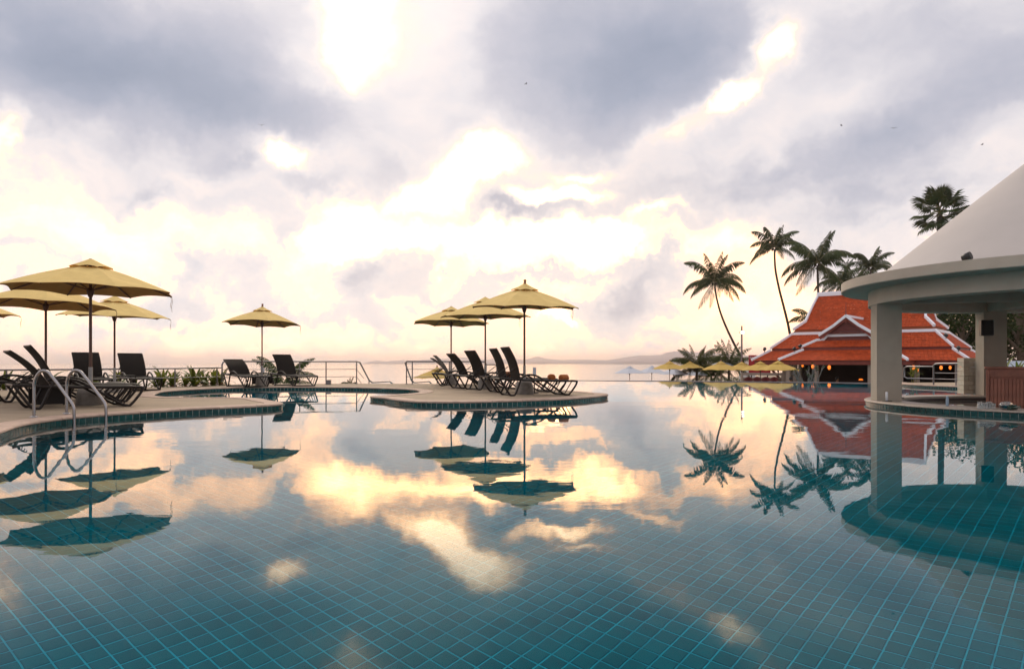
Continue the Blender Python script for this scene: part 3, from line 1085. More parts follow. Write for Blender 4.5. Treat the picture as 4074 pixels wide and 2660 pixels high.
# ================================================================== UMBRELLAS
def make_umbrella(mats, label, cat='umbrella', group=None, finial=True, base=True, R0=1.17, rim=1.95 - .075, apex=2.45 - .075, strings=True, vent_r=0.30):
    root = empty('umbrella', (0, 0, 0), 0, label, cat, group)
    top = empty('canopy', (0, 0, 0))
    top.parent = root
    N = 8
    rh = apex - rim

    def pt(a, r):
        # scalloped hem: between ribs the edge sits further in and higher
        return Vector((math.cos(a) * r, math.sin(a) * r, 0))
    rn = random.Random(11)
    for k in range(N):
        a0, a1 = 2 * math.pi * (k + .5) / N, 2 * math.pi * (k + 1.5) / N
        mb = MB()
        nr, na = 8, 6
        vs_ = []
        for i in range(nr + 1):
            t = i / nr
            rr_ = 0.20 + (R0 - 0.20) * t
            for j in range(na + 1):
                s = j / na
                p0 = pt(a0, rr_); p1 = pt(a1, rr_)
                p = p0.lerp(p1, s)
                sag = math.sin(math.pi * s)
                zc = rim + rh * (1 - (rr_ / R0)) ** 1.0 * 0.93 + 0.02 * math.sin(math.pi * t)
                zc -= 0.022 * sag * math.sin(math.pi * min(t * 1.1, 1)) * (1 - t * .5)
                p = p * (1 - 0.035 * sag * t * t)
                zc += 0.030 * sag * t ** 3 + 0.006 * math.sin(9 * t + k * 2.1) * sag
                vs_.append((p.x, p.y, zc))
        fs = []
        for i in range(nr):
            for j in range(na):
                q = i * (na + 1) + j
                fs.append((q, q + na + 1, q + na + 2, q + 1))
        mb.add(vs_, fs, True)
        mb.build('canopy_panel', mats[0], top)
        ln_ = MB()  # added layer below the single cloth, coloured dark to look shaded
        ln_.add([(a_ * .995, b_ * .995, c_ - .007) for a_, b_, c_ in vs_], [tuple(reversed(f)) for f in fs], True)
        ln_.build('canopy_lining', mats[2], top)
        # rib
        rb = MB()
        a = a0
        e0 = Vector((math.cos(a) * .06, math.sin(a) * .06, apex - .07))
        e1 = Vector((math.cos(a) * (R0 - .015), math.sin(a) * (R0 - .015), rim - .008))
        rb.tube([e0, e0.lerp(e1, .5) + Vector((0, 0, .0)), e1], 0.011, 6)
        rb.build('rib', mats[1], top)
        st = MB()
        m0 = Vector((math.cos(a) * .045, math.sin(a) * .045, rim + 0.02))
        m1 = e0.lerp(e1, .5) - Vector((0, 0, .012))
        st.tube([m0, m1], 0.008, 6)
        st.build('strut', mats[1], top)
    # vent cap with wavy hem
    mb = MB()
    seg = 48
    vs_ = []
    prof = [(0.03, apex + .022), (0.15, apex - .045), (vent_r, apex - .125)]
    for i, (rr_, zz) in enumerate(prof):
        for k in range(seg):
            a = 2 * math.pi * k / seg
            ph = ((a - math.pi / N) % (2 * math.pi / N)) / (2 * math.pi / N)
            sag = math.sin(math.pi * ph)
            r2 = rr_ * (1 - .07 * sag)
            vs_.append((math.cos(a) * r2, math.sin(a) * r2, zz + (0.022 * sag if i == 2 else 0)))
    mb.add(vs_, [(i * seg + k, i * seg + (k + 1) % seg, (i + 1) * seg + (k + 1) % seg, (i + 1) * seg + k) for i in range(2) for k in range(seg)], True)
    mb.build('vent_cap', mats[0], top)
    hub = MB(); hub.lathe([(.028, rim - .10), (.04, rim - .06), (.052, rim - .01), (.052, rim + .04), (.03, rim + .05)], seg=12); hub.build('hub', mats[1], top)
    if finial:
        fi = MB(); fi.lathe([(0.03, apex + .02), (0.032, apex + .05), (0.018, apex + .06), (0.03, apex + .078), (0.033, apex + .095), (0.024, apex + .112), (0, apex + .118)], seg=14)
        fi.build('finial', M['wood_red'], top)
    if strings:
        for (a, L) in ((R(22.5), .27), (R(24.5), .20)):
            x, y = math.cos(a) * (R0 - .01), math.sin(a) * (R0 - .01)
            s_ = MB(); s_.tube([(x, y, rim - .01), (x + .012, y, rim - .08), (x - .006, y, rim - L * .7), (x + .008, y, rim - L)], 0.003, 5)
            s_.build('tie_cord', M['rope'], top)
    pl = MB(); pl.tube([(0, 0, .10), (0, 0, apex + .03)], 0.021, 10); pl.build('pole', mats[1], root)
    if base:
        sv = MB(); sv.tube([(0, 0, .2), (0, 0, .62)], 0.029, 12); sv.build('sleeve', M['sleeve'], root)
        bs = MB(); bs.lathe([(0.19, 0.0), (0.196, 0.02), (0.182, 0.17), (0.16, 0.262), (0.145, 0.275), (0.0, 0.278)], seg=28); bs.build('base', M['concrete'], root)
    return root, top


UM = (M['canopy'], M['wood_dark'], M['underside_shade'])
proto, ptop = make_umbrella(UM, 'x')
UMB = [  # x, y, spin, scale, tilt axis angle (down-slope direction), tilt, finial, label
    (0.27, 15.4, 0.05, 1.05, -70, 3.2, True, 'large pale yellow umbrella with round wooden finial at the right end of the island'),
    (-0.70, 18.55, 0.3, 1.03, -90, 1.0, False, 'pale yellow umbrella in the middle of the three on the island'),
    (-1.86, 21.62, 0.15, 1.04, 60, 2.0, False, 'pale yellow umbrella farthest back on the island by the railing'),
    (-7.33, 20.75, 0.1, 0.95, 80, 2.6, True, 'lone pale yellow umbrella between two loungers at the far railing'),
    (-6.85, 11.5, 0.42, 1.10, -20, 1.2, False, 'largest yellow umbrella with rippled cloth above the pool ladder'),
    (-8.73, 13.25, 0.2, 1.0, 60, 2.0, False, 'yellow umbrella half hidden under the largest one at the left edge'),
    (-9.1, 16.2, 0.0, 1.0, -40, 3.0, False, 'yellow umbrella with leaning pole standing in a white flecked base'),
    (-12.1, 15.4, 0.2, 1.0, 0, 1.0, False, 'yellow umbrella with only its rim tip showing at the left edge of the photo'),
]
UZ = {4: 0.985, 6: 0.92, 5: 0.93, 7: .93, 3: 0.97}
for i, (x, y, spin, sc, ta, tl, fin, lab) in enumerate(UMB):
    o = proto if i == 0 else copy_tree(proto)
    o['label'] = lab
    o['group'] = 'yellow umbrellas on the pool deck'
    o.location = (x, y, DECK_Z)
    zs = UZ.get(i, 1.0)
    o.scale = (sc, sc, zs)
    for ch in o.children:
        if ch.name.startswith('canopy'):
            axis = Vector((-math.sin(R(ta)), math.cos(R(ta)), 0))
            # tilt about the hub
            T = Matrix.Translation((0, 0, 1.9)) @ Matrix.Rotation(R(tl), 4, axis) @ Matrix.Translation((0, 0, -1.9)) @ Matrix.Rotation(spin, 4, 'Z')
            ch.matrix_local = T
            if not fin:
                for c2 in list(ch.children):
                    if c2.name.startswith('finial'):
                        bpy.data.objects.remove(c2)

# umbrellas on the lower terrace beyond the overflow edge
BU = (M['canopy_yellow'], M['wood_dark'], M['underside_shade'])
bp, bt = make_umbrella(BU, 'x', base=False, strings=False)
WU = (M['canopy_white'], M['wood_dark'], M['underside_shade_white'])
wp, wt_ = make_umbrella(WU, 'x', base=False, strings=False, finial=False, vent_r=.24)
LOW = [  # apex px, apex py, Y, scale, label
    (2664, 1436, 47, 1.03, 'yellow beach umbrella beyond the pool edge, leftmost of the right-hand row'),
    (2745, 1437, 55, 1.0, 'yellow beach umbrella partly behind the leftmost of the right-hand row'),
    (2868, 1436, 41.5, 1.0, 'yellow beach umbrella in front of the dark bushy palms'),
    (2951, 1439, 46, 1.02, 'yellow beach umbrella standing below the lamp post'),
    (3025, 1437, 40.5, 1.0, 'yellow beach umbrella with its whole pole showing beside the red pavilion'),
    (3096, 1434, 39, 1.03, 'yellow beach umbrella nearest the pavilion, against its dark opening'),
    (1739, 1460, 34.5, 1.02, 'yellow umbrella on the beach seen through the railing of the island'),
]
for i, (x, y, Y, sc, lab) in enumerate(LOW):
    o = bp if i == 0 else copy_tree(bp)
    p = at(x, y, Y)
    o['label'] = lab
    o['group'] = 'yellow umbrellas on the lower terrace'
    o.location = (p.x, p.y, p.z - 2.40 * sc)
    o.scale = (sc, sc, sc)
    o.rotation_euler = (0, 0, i * .37)
WHT = [
    (2505, 1455, 50, 1.02, 'white beach umbrella at the left end of the lower terrace'),
    (2593, 1454, 52, 1.02, 'white beach umbrella second from the left on the lower terrace'),
    (2680, 1460, 56, 1.1, 'white beach umbrella mostly hidden behind the first yellow one'),
    (2768, 1466, 60, 1.1, 'white beach umbrella with a fringed shade below the second yellow one'),
    (2872, 1430, 58, 1.25, 'white beach umbrella peeping out behind a yellow one by the bushy palms'),
]
for i, (x, y, Y, sc, lab) in enumerate(WHT):
    o = wp if i == 0 else copy_tree(wp)
    p = at(x, y, Y)
    o['label'] = lab
    o['group'] = 'white umbrellas on the lower terrace'
    o.location = (p.x, p.y, p.z - 2.40 * sc)
    o.scale = (sc, sc, sc)
    o.rotation_euler = (0, 0, i * .5 + .1)


# ================================================================== SUN LOUNGERS
def make_lounger(loc, heading, recline, label, group):
    """origin under the rear leg loop; +x runs to the foot end"""
    root = empty('sun_lounger', (loc[0], loc[1], DECK_Z), R(heading), label, 'sun lounger', group)
    W = 0.31
    r = 0.0205
    for s in (-1, 1):
        y = s * W
        mb = MB()
        mb.tube(spline([(1.44, y, .292), (1.40, y, .20), (1.27, y, .035), (1.21, y, .018), (1.13, y, .04), (.95, y, .16), (.62, y, .37), (.50, y, .42), (.37, y, .435), (.26, y, .405), (.20, y, .33), (.09, y, .06), (.03, y, .018), (-.03, y, .03), (-.10, y, .12), (-.25, y, .355)], 4), r, 8)
        mb.build('leg_frame', M['frame'], root)
        mb = MB()
        mb.tube(spline([(-.27, y, .36), (-.05, y, .345), (.4, y, .32), (1.0, y, .305), (1.38, y, .302), (1.44, y, .285)], 4), r * 1.05, 8)
        mb.build('side_rail', M['frame'], root)
        for xx in (1.07, 1.20, 1.32):
            zb = .04 + (1.13 - (xx - .17)) * .62 if xx - .17 < 1.13 else .02
            mb = MB(); mb.tube([(xx, y, .30), (xx - .17, y, max(zb, .03))], .010, 6); mb.build('foot_strut', M['frame'], root)
        # seat-back prop with its notched bar
        ang = R(recline)
        pv = Vector((.20, y * .93, .345))
        up = Vector((-math.sin(ang), 0, math.cos(ang)))
        mid = pv + up * .27
        mb = MB()
        mb.tube([mid, (-.20, y * .93, .375)], .009, 6)
        for t in (.55, .68, .81):
            q = Vector(mid).lerp(Vector((-.20, y * .93, .375)), t)
            mb.tube([q, q + Vector((.015, 0, -.035))], .006, 5)
        mb.build('back_prop', M['frame'], root)
    for xx, zz in ((-.25, .357), (.22, .33), (1.43, .295), (.03, .022), (1.21, .022)):
        mb = MB(); mb.tube([(xx, -W, zz), (xx, W, zz)], r * .9, 8); mb.build('crossbar', M['frame'], root)
    # woven seat
    mb = MB()
    n = 10
    vs_ = []
    for i in range(n + 1):
        t = i / n
        x = .20 + 1.23 * t
        for j in range(7):
            s = j / 6 * 2 - 1
            z = .345 - .045 * t - .018 * (1 - s * s) * math.sin(math.pi * t)
            vs_.append((x, s * (W - .015), z))
    top_n = len(vs_)
    vs_ += [(a, b, c - .008) for a, b, c in vs_]
    fs = []
    for i in range(n):
        for j in range(6):
            q = i * 7 + j
            fs.append((q, q + 7, q + 8, q + 1))
            fs.append((top_n + q, top_n + q + 1, top_n + q + 8, top_n + q + 7))
    mb.add(vs_, fs, True)
    mb.build('seat', M['sling'], root)
    # backrest, curved, hinged at the seat
    mb = MB()
    n = 10
    L = .70
    vs_ = []
    for i in range(n + 1):
        t = i / n
        xx = -.07 * (1 - (2 * t - 1) ** 2) * -1 * .55
        xx = .045 * math.sin(math.pi * t)
        for j in range(5):
            s = j / 4 * 2 - 1
            vs_.append((xx - .012 * (1 - s * s), s * (W - .03), L * t))
    m5 = len(vs_)
    vs_ += [(a - .03, b, c) for a, b, c in vs_]
    fs = []
    for i in range(n):
        for j in range(4):
            q = i * 5 + j
            fs.append((q, q + 1, q + 6, q + 5)); fs.append((m5 + q, m5 + q + 5, m5 + q + 6, m5 + q + 1))
        q = i * 5
        fs.append((q, q + 5, m5 + q + 5, m5 + q)); fs.append((q + 4, m5 + q + 4, m5 + q + 9, q + 9))
    for j in range(4):
        q = n * 5 + j
        fs.append((q, q + 1, m5 + q + 1, m5 + q))
    mb.add(vs_, fs, False)
    br = mb.build('backrest', M['sling'], root, (.20, 0, .345), (0, -R(recline), 0))
    for s in (-1, 1):
        mb = MB()
        mb.tube([(.045 * math.sin(math.pi * k / 8) - .014, s * (W - .028), L * k / 8) for k in range(9)], .014, 8)
        mb.build('back_tube', M['frame'], br)
    mb = MB(); mb.tube([(-.014, -(W - .03), L), (-.014, (W - .03), L)], .015, 8); mb.build('head_tube', M['frame'], br)
    return root


LG = 'sun loungers on the pool deck'
make_lounger((-.10, 14.69), 17.6, 20, 'dark sun lounger nearest the camera on the island, two rolled towels at its foot', LG)
make_lounger((-.40, 16.35), 18, 19, 'dark sun lounger just behind the one with two rolled towels', LG)
make_lounger((-.98, 17.8), 31, 24, 'dark sun lounger under the middle island umbrella, its broad back turned to the camera', LG)
make_lounger((-1.45, 18.85), 27, 34, 'dark sun lounger left of the middle island umbrella, back tilted left', LG)
make_lounger((-2.05, 20.95), -1, 47, 'dark sun lounger at the left end of the island, seen edge on, leaning far back', LG)
make_lounger((-2.2, 22.2), -3, 36, 'dark sun lounger farthest back on the island by the railing', LG)
make_lounger((-7.10, 10.44), 43, 43, 'dark sun lounger nearest the pool ladder, leaning far back', LG)
make_lounger((-7.84, 11.69), 43, 28, 'dark sun lounger behind the pool ladder with upright back', LG)
make_lounger((-8.80, 12.25), 43, 78, 'dark sun lounger laid flat at the left edge of the deck', LG)
make_lounger((-10.3, 13.9), 43, 80, 'dark sun lounger laid flat farthest left on the deck', LG)
make_lounger((-10.3, 17.15), -48, 33, 'dark sun lounger facing the pool behind the pole of the largest umbrella', LG)
make_lounger((-9.72, 18.1), -48, 34, 'dark sun lounger facing the pool in front of the lily bed', LG)
make_lounger((-7.98, 20.6), -46, 51, 'dark sun lounger left of the lone umbrella at the far railing', LG)
make_lounger((-6.85, 21.3), -46, 33, 'dark sun lounger right of the lone umbrella at the far railing', LG)


# towels
def towel(loc, rz, label):
    root = empty('rolled_towel', loc, rz, label, 'towel', 'rolled orange-brown towels')
    mb = MB()
    n = 28
    spiral = [(0.012 + .062 * k / n) for k in range(n + 1)]
    outer = [(math.cos(k / n * 2 * math.pi * 2) * spiral[k], math.sin(k / n * 2 * math.pi * 2) * spiral[k]) for k in range(n + 1)]
    mb.lathe([(0.0, -.105), (0.050, -.108), (0.066, -.095), (0.068, 0), (0.066, .095), (0.050, .108), (0, .105)], seg=22)
    mb.build('roll', M['towel'], root, (0, 0, .068), (R(90), 0, 0))
    for s in (-1, 1):
        sp_ = MB()
        sp_.tube([(a * .85, b * .85, s * .109) for a, b in outer[4:]], .0045, 5)
        sp_.build('rolled_end', M['towel'], root, (0, 0, .068), (R(90), 0, 0))
    return root


def on_lounger(loc, heading, lx, ly, lz):
    h = R(heading)
    return (loc[0] + lx * math.cos(h) - ly * math.sin(h), loc[1] + lx * math.sin(h) + ly * math.cos(h), DECK_Z + lz)


towel(on_lounger((-.10, 14.69), 17.6, 1.02, .10, .306), R(12), 'rolled orange-brown towel on the front lounger, left of two')
towel(on_lounger((-.10, 14.69), 17.6, 1.22, -.10, .30), R(-42), 'rolled orange-brown towel on the front lounger, right of two, near the foot end')
towel(on_lounger((-.40, 16.35), 18, .38, .05, .345), R(-70), 'rolled orange-brown towel half hidden behind the two leaning lounger backs')

# small card stand behind the front umbrella
cs = empty('card_stand', (0.50, 15.75, DECK_Z), R(8), 'small pale blue card stand on a low table behind the front umbrella', 'card stand')
mb = MB(); mb.bbox((0, 0, .50), (.075, .03, .16), .004); mb.build('card', M['card'], cs)
mb = MB(); mb.tube([(0, 0, .012), (0, 0, .43)], .012, 8); mb.build('stem', M['frame'], cs)
mb = MB(); mb.lathe([(.10, 0), (.10, .01), (.02, .016)], seg=18); mb.build('foot', M['frame'], cs)


def side_table(x, y, rz, label):
    root = empty('side_table', (x, y, DECK_Z), rz, label, 'side table', 'side tables between loungers')
    mb = MB(); mb.bbox((0, 0, .30), (.50, .50, .022), .006); mb.build('table_top', M['frame'], root)
    for sx in (-1, 1):
        for sy in (-1, 1):
            mb = MB(); mb.tube([(sx * .235, sy * .235, 0), (sx * .235, sy * .235, .375)], .013, 8); mb.build('leg', M['frame'], root)
        mb = MB(); mb.tube([(sx * .235, -.235, .37), (sx * .235, .235, .37)], .010, 8); mb.build('gallery_rail', M['frame'], root)
    for sy in (-1, 1):
        mb = MB(); mb.tube([(-.235, sy * .235, .37), (.235, sy * .235, .37)], .010, 8); mb.build('gallery_rail', M['frame'], root)
        mb = MB(); mb.box((0, sy * .225, .16), (.46, .012, .24)); mb.build('side_panel', M['frame'], root)
    return root


side_table(-7.62, 21.6, R(3), 'dark railed side table behind the base of the lone umbrella')
side_table(-7.27, 11.13, R(43), 'dark side table between the two leaning loungers by the pool ladder')
side_table(-9.45, 17.15, R(-48), 'dark railed side table beside the leaning umbrella pole')
ch = empty('card_stand', (-7.52, 21.35, DECK_Z + .3125), 0, 'small pale blue card on the side table behind the lone umbrella', 'card stand')
mb = MB(); mb.bbox((0, 0, .15), (.10, .02, .13), .004); mb.build('card', M['card'], ch)
mb = MB(); mb.box((0, 0, .045), (.02, .02, .09)); mb.build('stem', M['frame'], ch)
bx = empty('metal_box', (-5.76, 22.2, DECK_Z), R(5), 'small grey metal box at the foot of a railing post', 'box')
mb = MB(); mb.bbox((0, 0, .065), (.155, .12, .13), .006); mb.build('body', M['tin'], bx)
mb = MB(); mb.bbox((0, 0, .139), (.17, .135, .014), .004); mb.build('lid', M['tin'], bx)

# ================================================================== RAILINGS AND LADDER
def railing(paths, posts, label, rad=.024, mid=None):
    root = empty('railing', (0, 0, 0), 0, label, 'railing')
    for pts, r_, nm in paths:
        mb = MB(); mb.tube(pts, r_, 8); mb.build(nm, M['rail'], root)
    for (x, y, z0, z1) in posts:
        mb = MB(); mb.tube([(x, y, z0), (x, y, z1)], .019, 8)
        mb.lathe([(.045, z0), (.045, z0 + .008), (.02, z0 + .012)], (x, y, 0), 12)
        mb.build('post', M['rail'], root)
    return root


D = DECK_Z
railing([
    (spline([(-13.2, 17.05, .575), (-11.3, 18.3, .585), (-9.45, 19.75, .60), (-8.62, 20.95, .615)], 6), .022, 'handrail'),
    (spline([(-13.2, 17.05, .33), (-11.3, 18.3, .335), (-9.45, 19.75, .34), (-8.62, 20.95, .345)], 6), .010, 'lower_rail'),
], [(-12.5, 17.5, D, .58), (-11.0, 18.52, D, .585), (-9.42, 19.78, D, .60), (-8.69, 20.85, D, .613)], 'low steel railing in front of the lily bed at the left')
y2 = 22.55
railing([
    ([(-8.79, 21.45, D), (-8.79, 21.45, .70), (-8.77, 21.47, .765), (-8.72, 21.5, .80), (-7.6, 22.05, .80), (-6.6, 22.45, .80), (-5.03, 22.9, .80), (-4.93, 22.93, .77), (-4.74, 23.5, .17), (-4.66, 23.6, .10), (-4.50, 26.0, .07), (-4.40, 26.3, -.04)], .024, 'handrail'),
    ([(-8.79, 21.45, .55), (-7.6, 22.05, .55), (-6.6, 22.45, .55), (-5.03, 22.9, .55), (-4.86, 23.2, .25)], .010, 'middle_rail'),
    ([(-8.79, 21.45, .31), (-7.6, 22.05, .31), (-6.6, 22.45, .31), (-5.03, 22.9, .31), (-4.92, 23.1, .09)], .010, 'lower_rail'),
], [(-7.78, 21.96, D, .80), (-6.72, 22.4, D, .80), (-5.95, 22.64, D, .80), (-5.03, 22.9, D, .80), (-4.74, 23.45, -.3, .2)], 'tall three-bar steel railing behind the lone umbrella, bending down at its right end')
railing([
    ([(-2.95, 26.2, -.04), (-3.05, 26.0, .07), (-3.26, 23.55, .10), (-3.33, 23.45, .17), (-3.47, 22.95, .76), (-3.40, 22.92, .80), (-.98, 22.92, .80), (-.88, 22.92, .78), (-.84, 22.92, .72), (-.84, 22.92, D)], .024, 'handrail'),
    ([(-3.42, 22.92, .55), (-.84, 22.92, .55)], .010, 'middle_rail'),
    ([(-3.42, 22.92, .31), (-.84, 22.92, .31)], .010, 'lower_rail'),
    ([(-.84, 22.92, .70), (-.58, 22.92, .70), (-.51, 22.92, .68), (-.49, 22.92, .62), (-.49, 22.92, D)], .022, 'end_loop'),
], [(-3.42, 22.92, D, .80), (-3.23, 22.92, D, .80), (-2.03, 22.92, D, .80)], 'three-bar steel railing at the back of the island with looped ends')
rx = lambda t: (12.78 + .12 * t, 21.45 - .42 * t)
railing([
    ([(12.78, 21.45, D), (12.78, 21.45, .68), (12.80, 21.40, .72), (12.84, 21.25, .735), (13.25, 19.7, .735)], .024, 'handrail'),
    ([(12.78, 21.45, .45), (13.25, 19.7, .45)], .013, 'middle_rail'),
    ([(12.78, 21.45, .27), (13.25, 19.7, .27)], .013, 'lower_rail'),
    ([(12.78, 21.47, .64), (12.45, 22.3, .64), (12.42, 22.4, .60), (12.42, 22.4, .32), (12.45, 22.3, .27), (12.78, 21.47, .27)], .022, 'end_loop'),
], [(12.99, 20.7, D, .735), (13.04, 20.5, D, .735), (13.16, 20.0, D, .735)], 'steel railing on the far deck behind the bar')

lad = empty('pool_ladder', (-5.6, 8.9, 0), 0, 'pair of curved polished steel pool ladder handrails at the left deck edge', 'ladder')
for (bx_, by_, wx_, wy_) in ((-5.89, 8.72, -5.36, 8.66), (-5.86, 9.31, -5.24, 9.13)):
    B0, W0 = Vector((bx_, by_, 0)), Vector((wx_, wy_, 0))
    P = lambda t, z: tuple(B0.lerp(W0, t) + Vector((0, 0, z)) - Vector((-5.6, 8.9, 0)))
    mb = MB()
    mb.tube(spline([P(0, DECK_Z - .01), P(0.0, .35), P(.01, .50), P(.08, .60), P(.20, .655), P(.34, .645), P(.45, .585), P(.60, .49), P(.80, .355), P(.93, .27), P(.985, .215), P(1, .14), P(1, -.2), P(1, -.9)], 5), .0185, 12)
    mb.build('handrail', M['steel'], lad)
    mb = MB(); mb.lathe([(.05, DECK_Z + .013), (.05, DECK_Z + .02), (.024, DECK_Z + .028)], P(0, 0), 16); mb.build('floor_flange', M['steel'], lad)
for zz in (-.25, -.5, -.75):
    mb = MB(); mb.tube([Vector((-5.36, 8.66, zz)) - Vector((-5.6, 8.9, 0)), Vector((-5.24, 9.13, zz)) - Vector((-5.6, 8.9, 0))], .02, 8); mb.build('rung', M['steel'], lad)

# ================================================================== THAI PAVILION
PSI = R(-40.3)
PS = 1.15
PCN = Vector((19.69, 39.0, 0)) * PS
pav = empty('pavilion', (PCN.x, PCN.y, CAM_H * (1 - PS)), PSI, 'open Thai pavilion with stepped orange clay roofs and white ridges', 'pavilion', scale=PS)


def roof_skirt(name, rings, sides=(0, 1, 2, 3), cx=0.0, cyy=0.0, course=0.125, parent=None, pan=0.16):
    """hipped skirt of overlapping tile courses between rings (hx, hy, z[, ycentre])"""
    mb = MB()
    for (r0, r1) in zip(rings[:-1], rings[1:]):
        hx0, hy0, z0 = r0; hx1, hy1, z1 = r1
        C0 = [Vector((-hx0 + cx, -hy0 + cyy, z0)), Vector((hx0 + cx, -hy0 + cyy, z0)), Vector((hx0 + cx, hy0 + cyy, z0)), Vector((-hx0 + cx, hy0 + cyy, z0))]
        C1 = [Vector((-hx1 + cx, -hy1 + cyy, z1)), Vector((hx1 + cx, -hy1 + cyy, z1)), Vector((hx1 + cx, hy1 + cyy, z1)), Vector((-hx1 + cx, hy1 + cyy, z1))]
        for s in sides:
            a0, b0 = C0[s], C0[(s + 1) % 4]
            a1, b1 = C1[s], C1[(s + 1) % 4]
            slope = ((a1 + b1) / 2 - (a0 + b0) / 2).length
            n = max(1, int(round(slope / course)))
            nrm = (b0 - a0).cross(a1 - a0).normalized()
            for k in range(n):
                t0, t1 = k / n, min(1.0, (k + 1.25) / n)
                pa, pb = a0.lerp(a1, t0), b0.lerp(b1, t0)
                qa, qb = a0.lerp(a1, t1), b0.lerp(b1, t1)
                w = (pb - pa).length
                m = max(1, int(w / pan))
                stag = .5 if k % 2 else 0.0
                cuts = [0.0] + [(j + stag) / m for j in range(0 if stag else 1, m)] + [1.0]
                for u0, u1 in zip(cuts[:-1], cuts[1:]):
                    g_ = .004 / max(w, .1)
                    v0, v1 = pa.lerp(pb, u0 + g_), pa.lerp(pb, u1 - g_)
                    v2, v3 = qa.lerp(qb, u1 - g_), qa.lerp(qb, u0 + g_)
                    up = nrm * .016
                    mb.add([v0 + up, v1 + up, v2 + nrm * .004, v3 + nrm * .004, v0, v1], [(0, 1, 2, 3), (4, 5, 1, 0)])
    o = mb.build(name, M['roof'], parent or pav)
    return o


def white_ridge(pts, r, parent=None, flat=1.0):
    mb = MB()
    pts = [Vector(p) for p in pts]
    # squared mortar ridge
    for a, b in zip(pts[:-1], pts[1:]):
        d = (b - a)
        L = d.length
        q = d.to_track_quat('X', 'Z').to_matrix()
        mb.box((a + b) / 2 + Vector((0, 0, r * .6)), (L + r * .6, r * 1.7, r * 1.9), q)
        mb.box((a + b) / 2 + Vector((0, 0, r * 1.7)), (L + r * .4, r * 1.0, r * .7), q)
    return mb.build('ridge_trim', M['roof_trim'], parent or pav)


low_r = [(5.15, 3.65, .88), (4.38, 2.88, 1.41)]
mid_r = [(4.38, 2.88, 1.54), (3.50, 2.00, 2.33)]
up_r = [(3.44, 1.94, 2.59), (2.96, 1.35, 3.06), (2.82, .62, 3.95), (2.70, .02, 4.60)]
for nm, rg in (('lower_roof', low_r), ('middle_roof', mid_r), ('upper_roof', up_r)):
    roof_skirt(nm, rg)
    for sx in (-1, 1):
        for sy in (-1, 1):
            white_ridge([(sx * a, sy * b, z) for a, b, z in rg], .056 if nm != 'upper_roof' else .068)
white_ridge([(-2.74, 0, 4.60), (2.74, 0, 4.60)], .10)
for sy in (-1, 1):
    white_ridge([(-3.50, sy * 2.0, 2.33), (3.50, sy * 2.0, 2.33)], .06)
for sx in (-1, 1):
    white_ridge([(sx * 3.50, -2.0, 2.33), (sx * 3.50, 2.0, 2.33)], .06)


def fascia(hx, hy, z0, z1, name='fascia', cx=0, cyy=0, sides=(0, 1, 2, 3), m=None, t=.05):
    mb = MB()
    for s in sides:
        if s in (0, 2):
            y = -hy if s == 0 else hy
            mb.box((cx, cyy + y, (z0 + z1) / 2), (hx * 2 + t, t, z1 - z0))
        else:
            x = hx if s == 1 else -hx
            mb.box((cx + x, cyy, (z0 + z1) / 2), (t, hy * 2 - t, z1 - z0))
    return mb.build(name, m or M['maroon'], pav)


fascia(5.02, 3.52, .66, .88)
fascia(4.30, 2.80, 1.39, 1.56)
fascia(3.36, 1.86, 2.34, 2.60, m=mat('orange timber', (0.36, 0.09, 0.03), 0.6, var=.1))
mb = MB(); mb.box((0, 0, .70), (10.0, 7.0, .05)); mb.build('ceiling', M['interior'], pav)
# porch: lower skirt, middle skirt, gable
PY = -3.3
plow = [(2.98, 2.30, .88), (2.02, 1.40, 1.40)]
pmid = [(2.10, 1.45, 1.55), (1.46, .98, 1.90)]
roof_skirt('porch_roof', plow, (0, 1, 3), 0, PY)
roof_skirt('porch_roof', pmid, (0, 1, 3), 0, PY)
for sx in (-1, 1):
    white_ridge([(sx * 2.98, PY - 2.30, .88), (sx * 2.02, PY - 1.40, 1.40)], .056)
    white_ridge([(sx * 2.10, PY - 1.45, 1.55), (sx * 1.46, PY - .98, 1.90), (sx * 1.15, PY - .92, 1.92), (sx * .98, PY - .88, 2.10)], .052)
white_ridge([(-1.0, PY - .88, 2.12), (1.0, PY - .88, 2.12)], .075)
fascia(2.86, 2.18, .66, .88, 'fascia', 0, PY, (0, 1, 3))
fascia(2.02, 1.38, 1.38, 1.57, 'fascia', 0, PY, (0, 1, 3))
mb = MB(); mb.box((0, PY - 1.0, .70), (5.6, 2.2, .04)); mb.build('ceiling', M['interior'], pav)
mb = MB(); mb.box((0, PY + .2, 2.0), (2.3, 2.1, .34)); mb.build('gable_base', M['maroon'], pav)
gy0, gy1 = PY - 1.12, -.9
gz0, gz1, gh = 2.20, 3.06, 1.22
gr = MB()
for s in (-1, 1):
    n = 6
    for k in range(n):
        t0, t1 = k / n, (k + 1.2) / n
        t1 = min(1, t1)
        x0, z0_ = s * gh * (1 - t0), gz0 + (gz1 - gz0) * t0
        x1, z1_ = s * gh * (1 - t1), gz0 + (gz1 - gz0) * t1
        m = 18
        for j in range(m):
            ya, yb = gy0 + (gy1 - gy0) * j / m + .004, gy0 + (gy1 - gy0) * (j + 1) / m - .004
            q = [Vector((x0, ya, z0_ + .035)), Vector((x0, yb, z0_ + .035)), Vector((x1, yb, z1_ + .006)), Vector((x1, ya, z1_ + .006))]
            gr.add(q if s > 0 else q[::-1], [(0, 1, 2, 3)])
gr.build('gable_roof', M['roof'], pav)
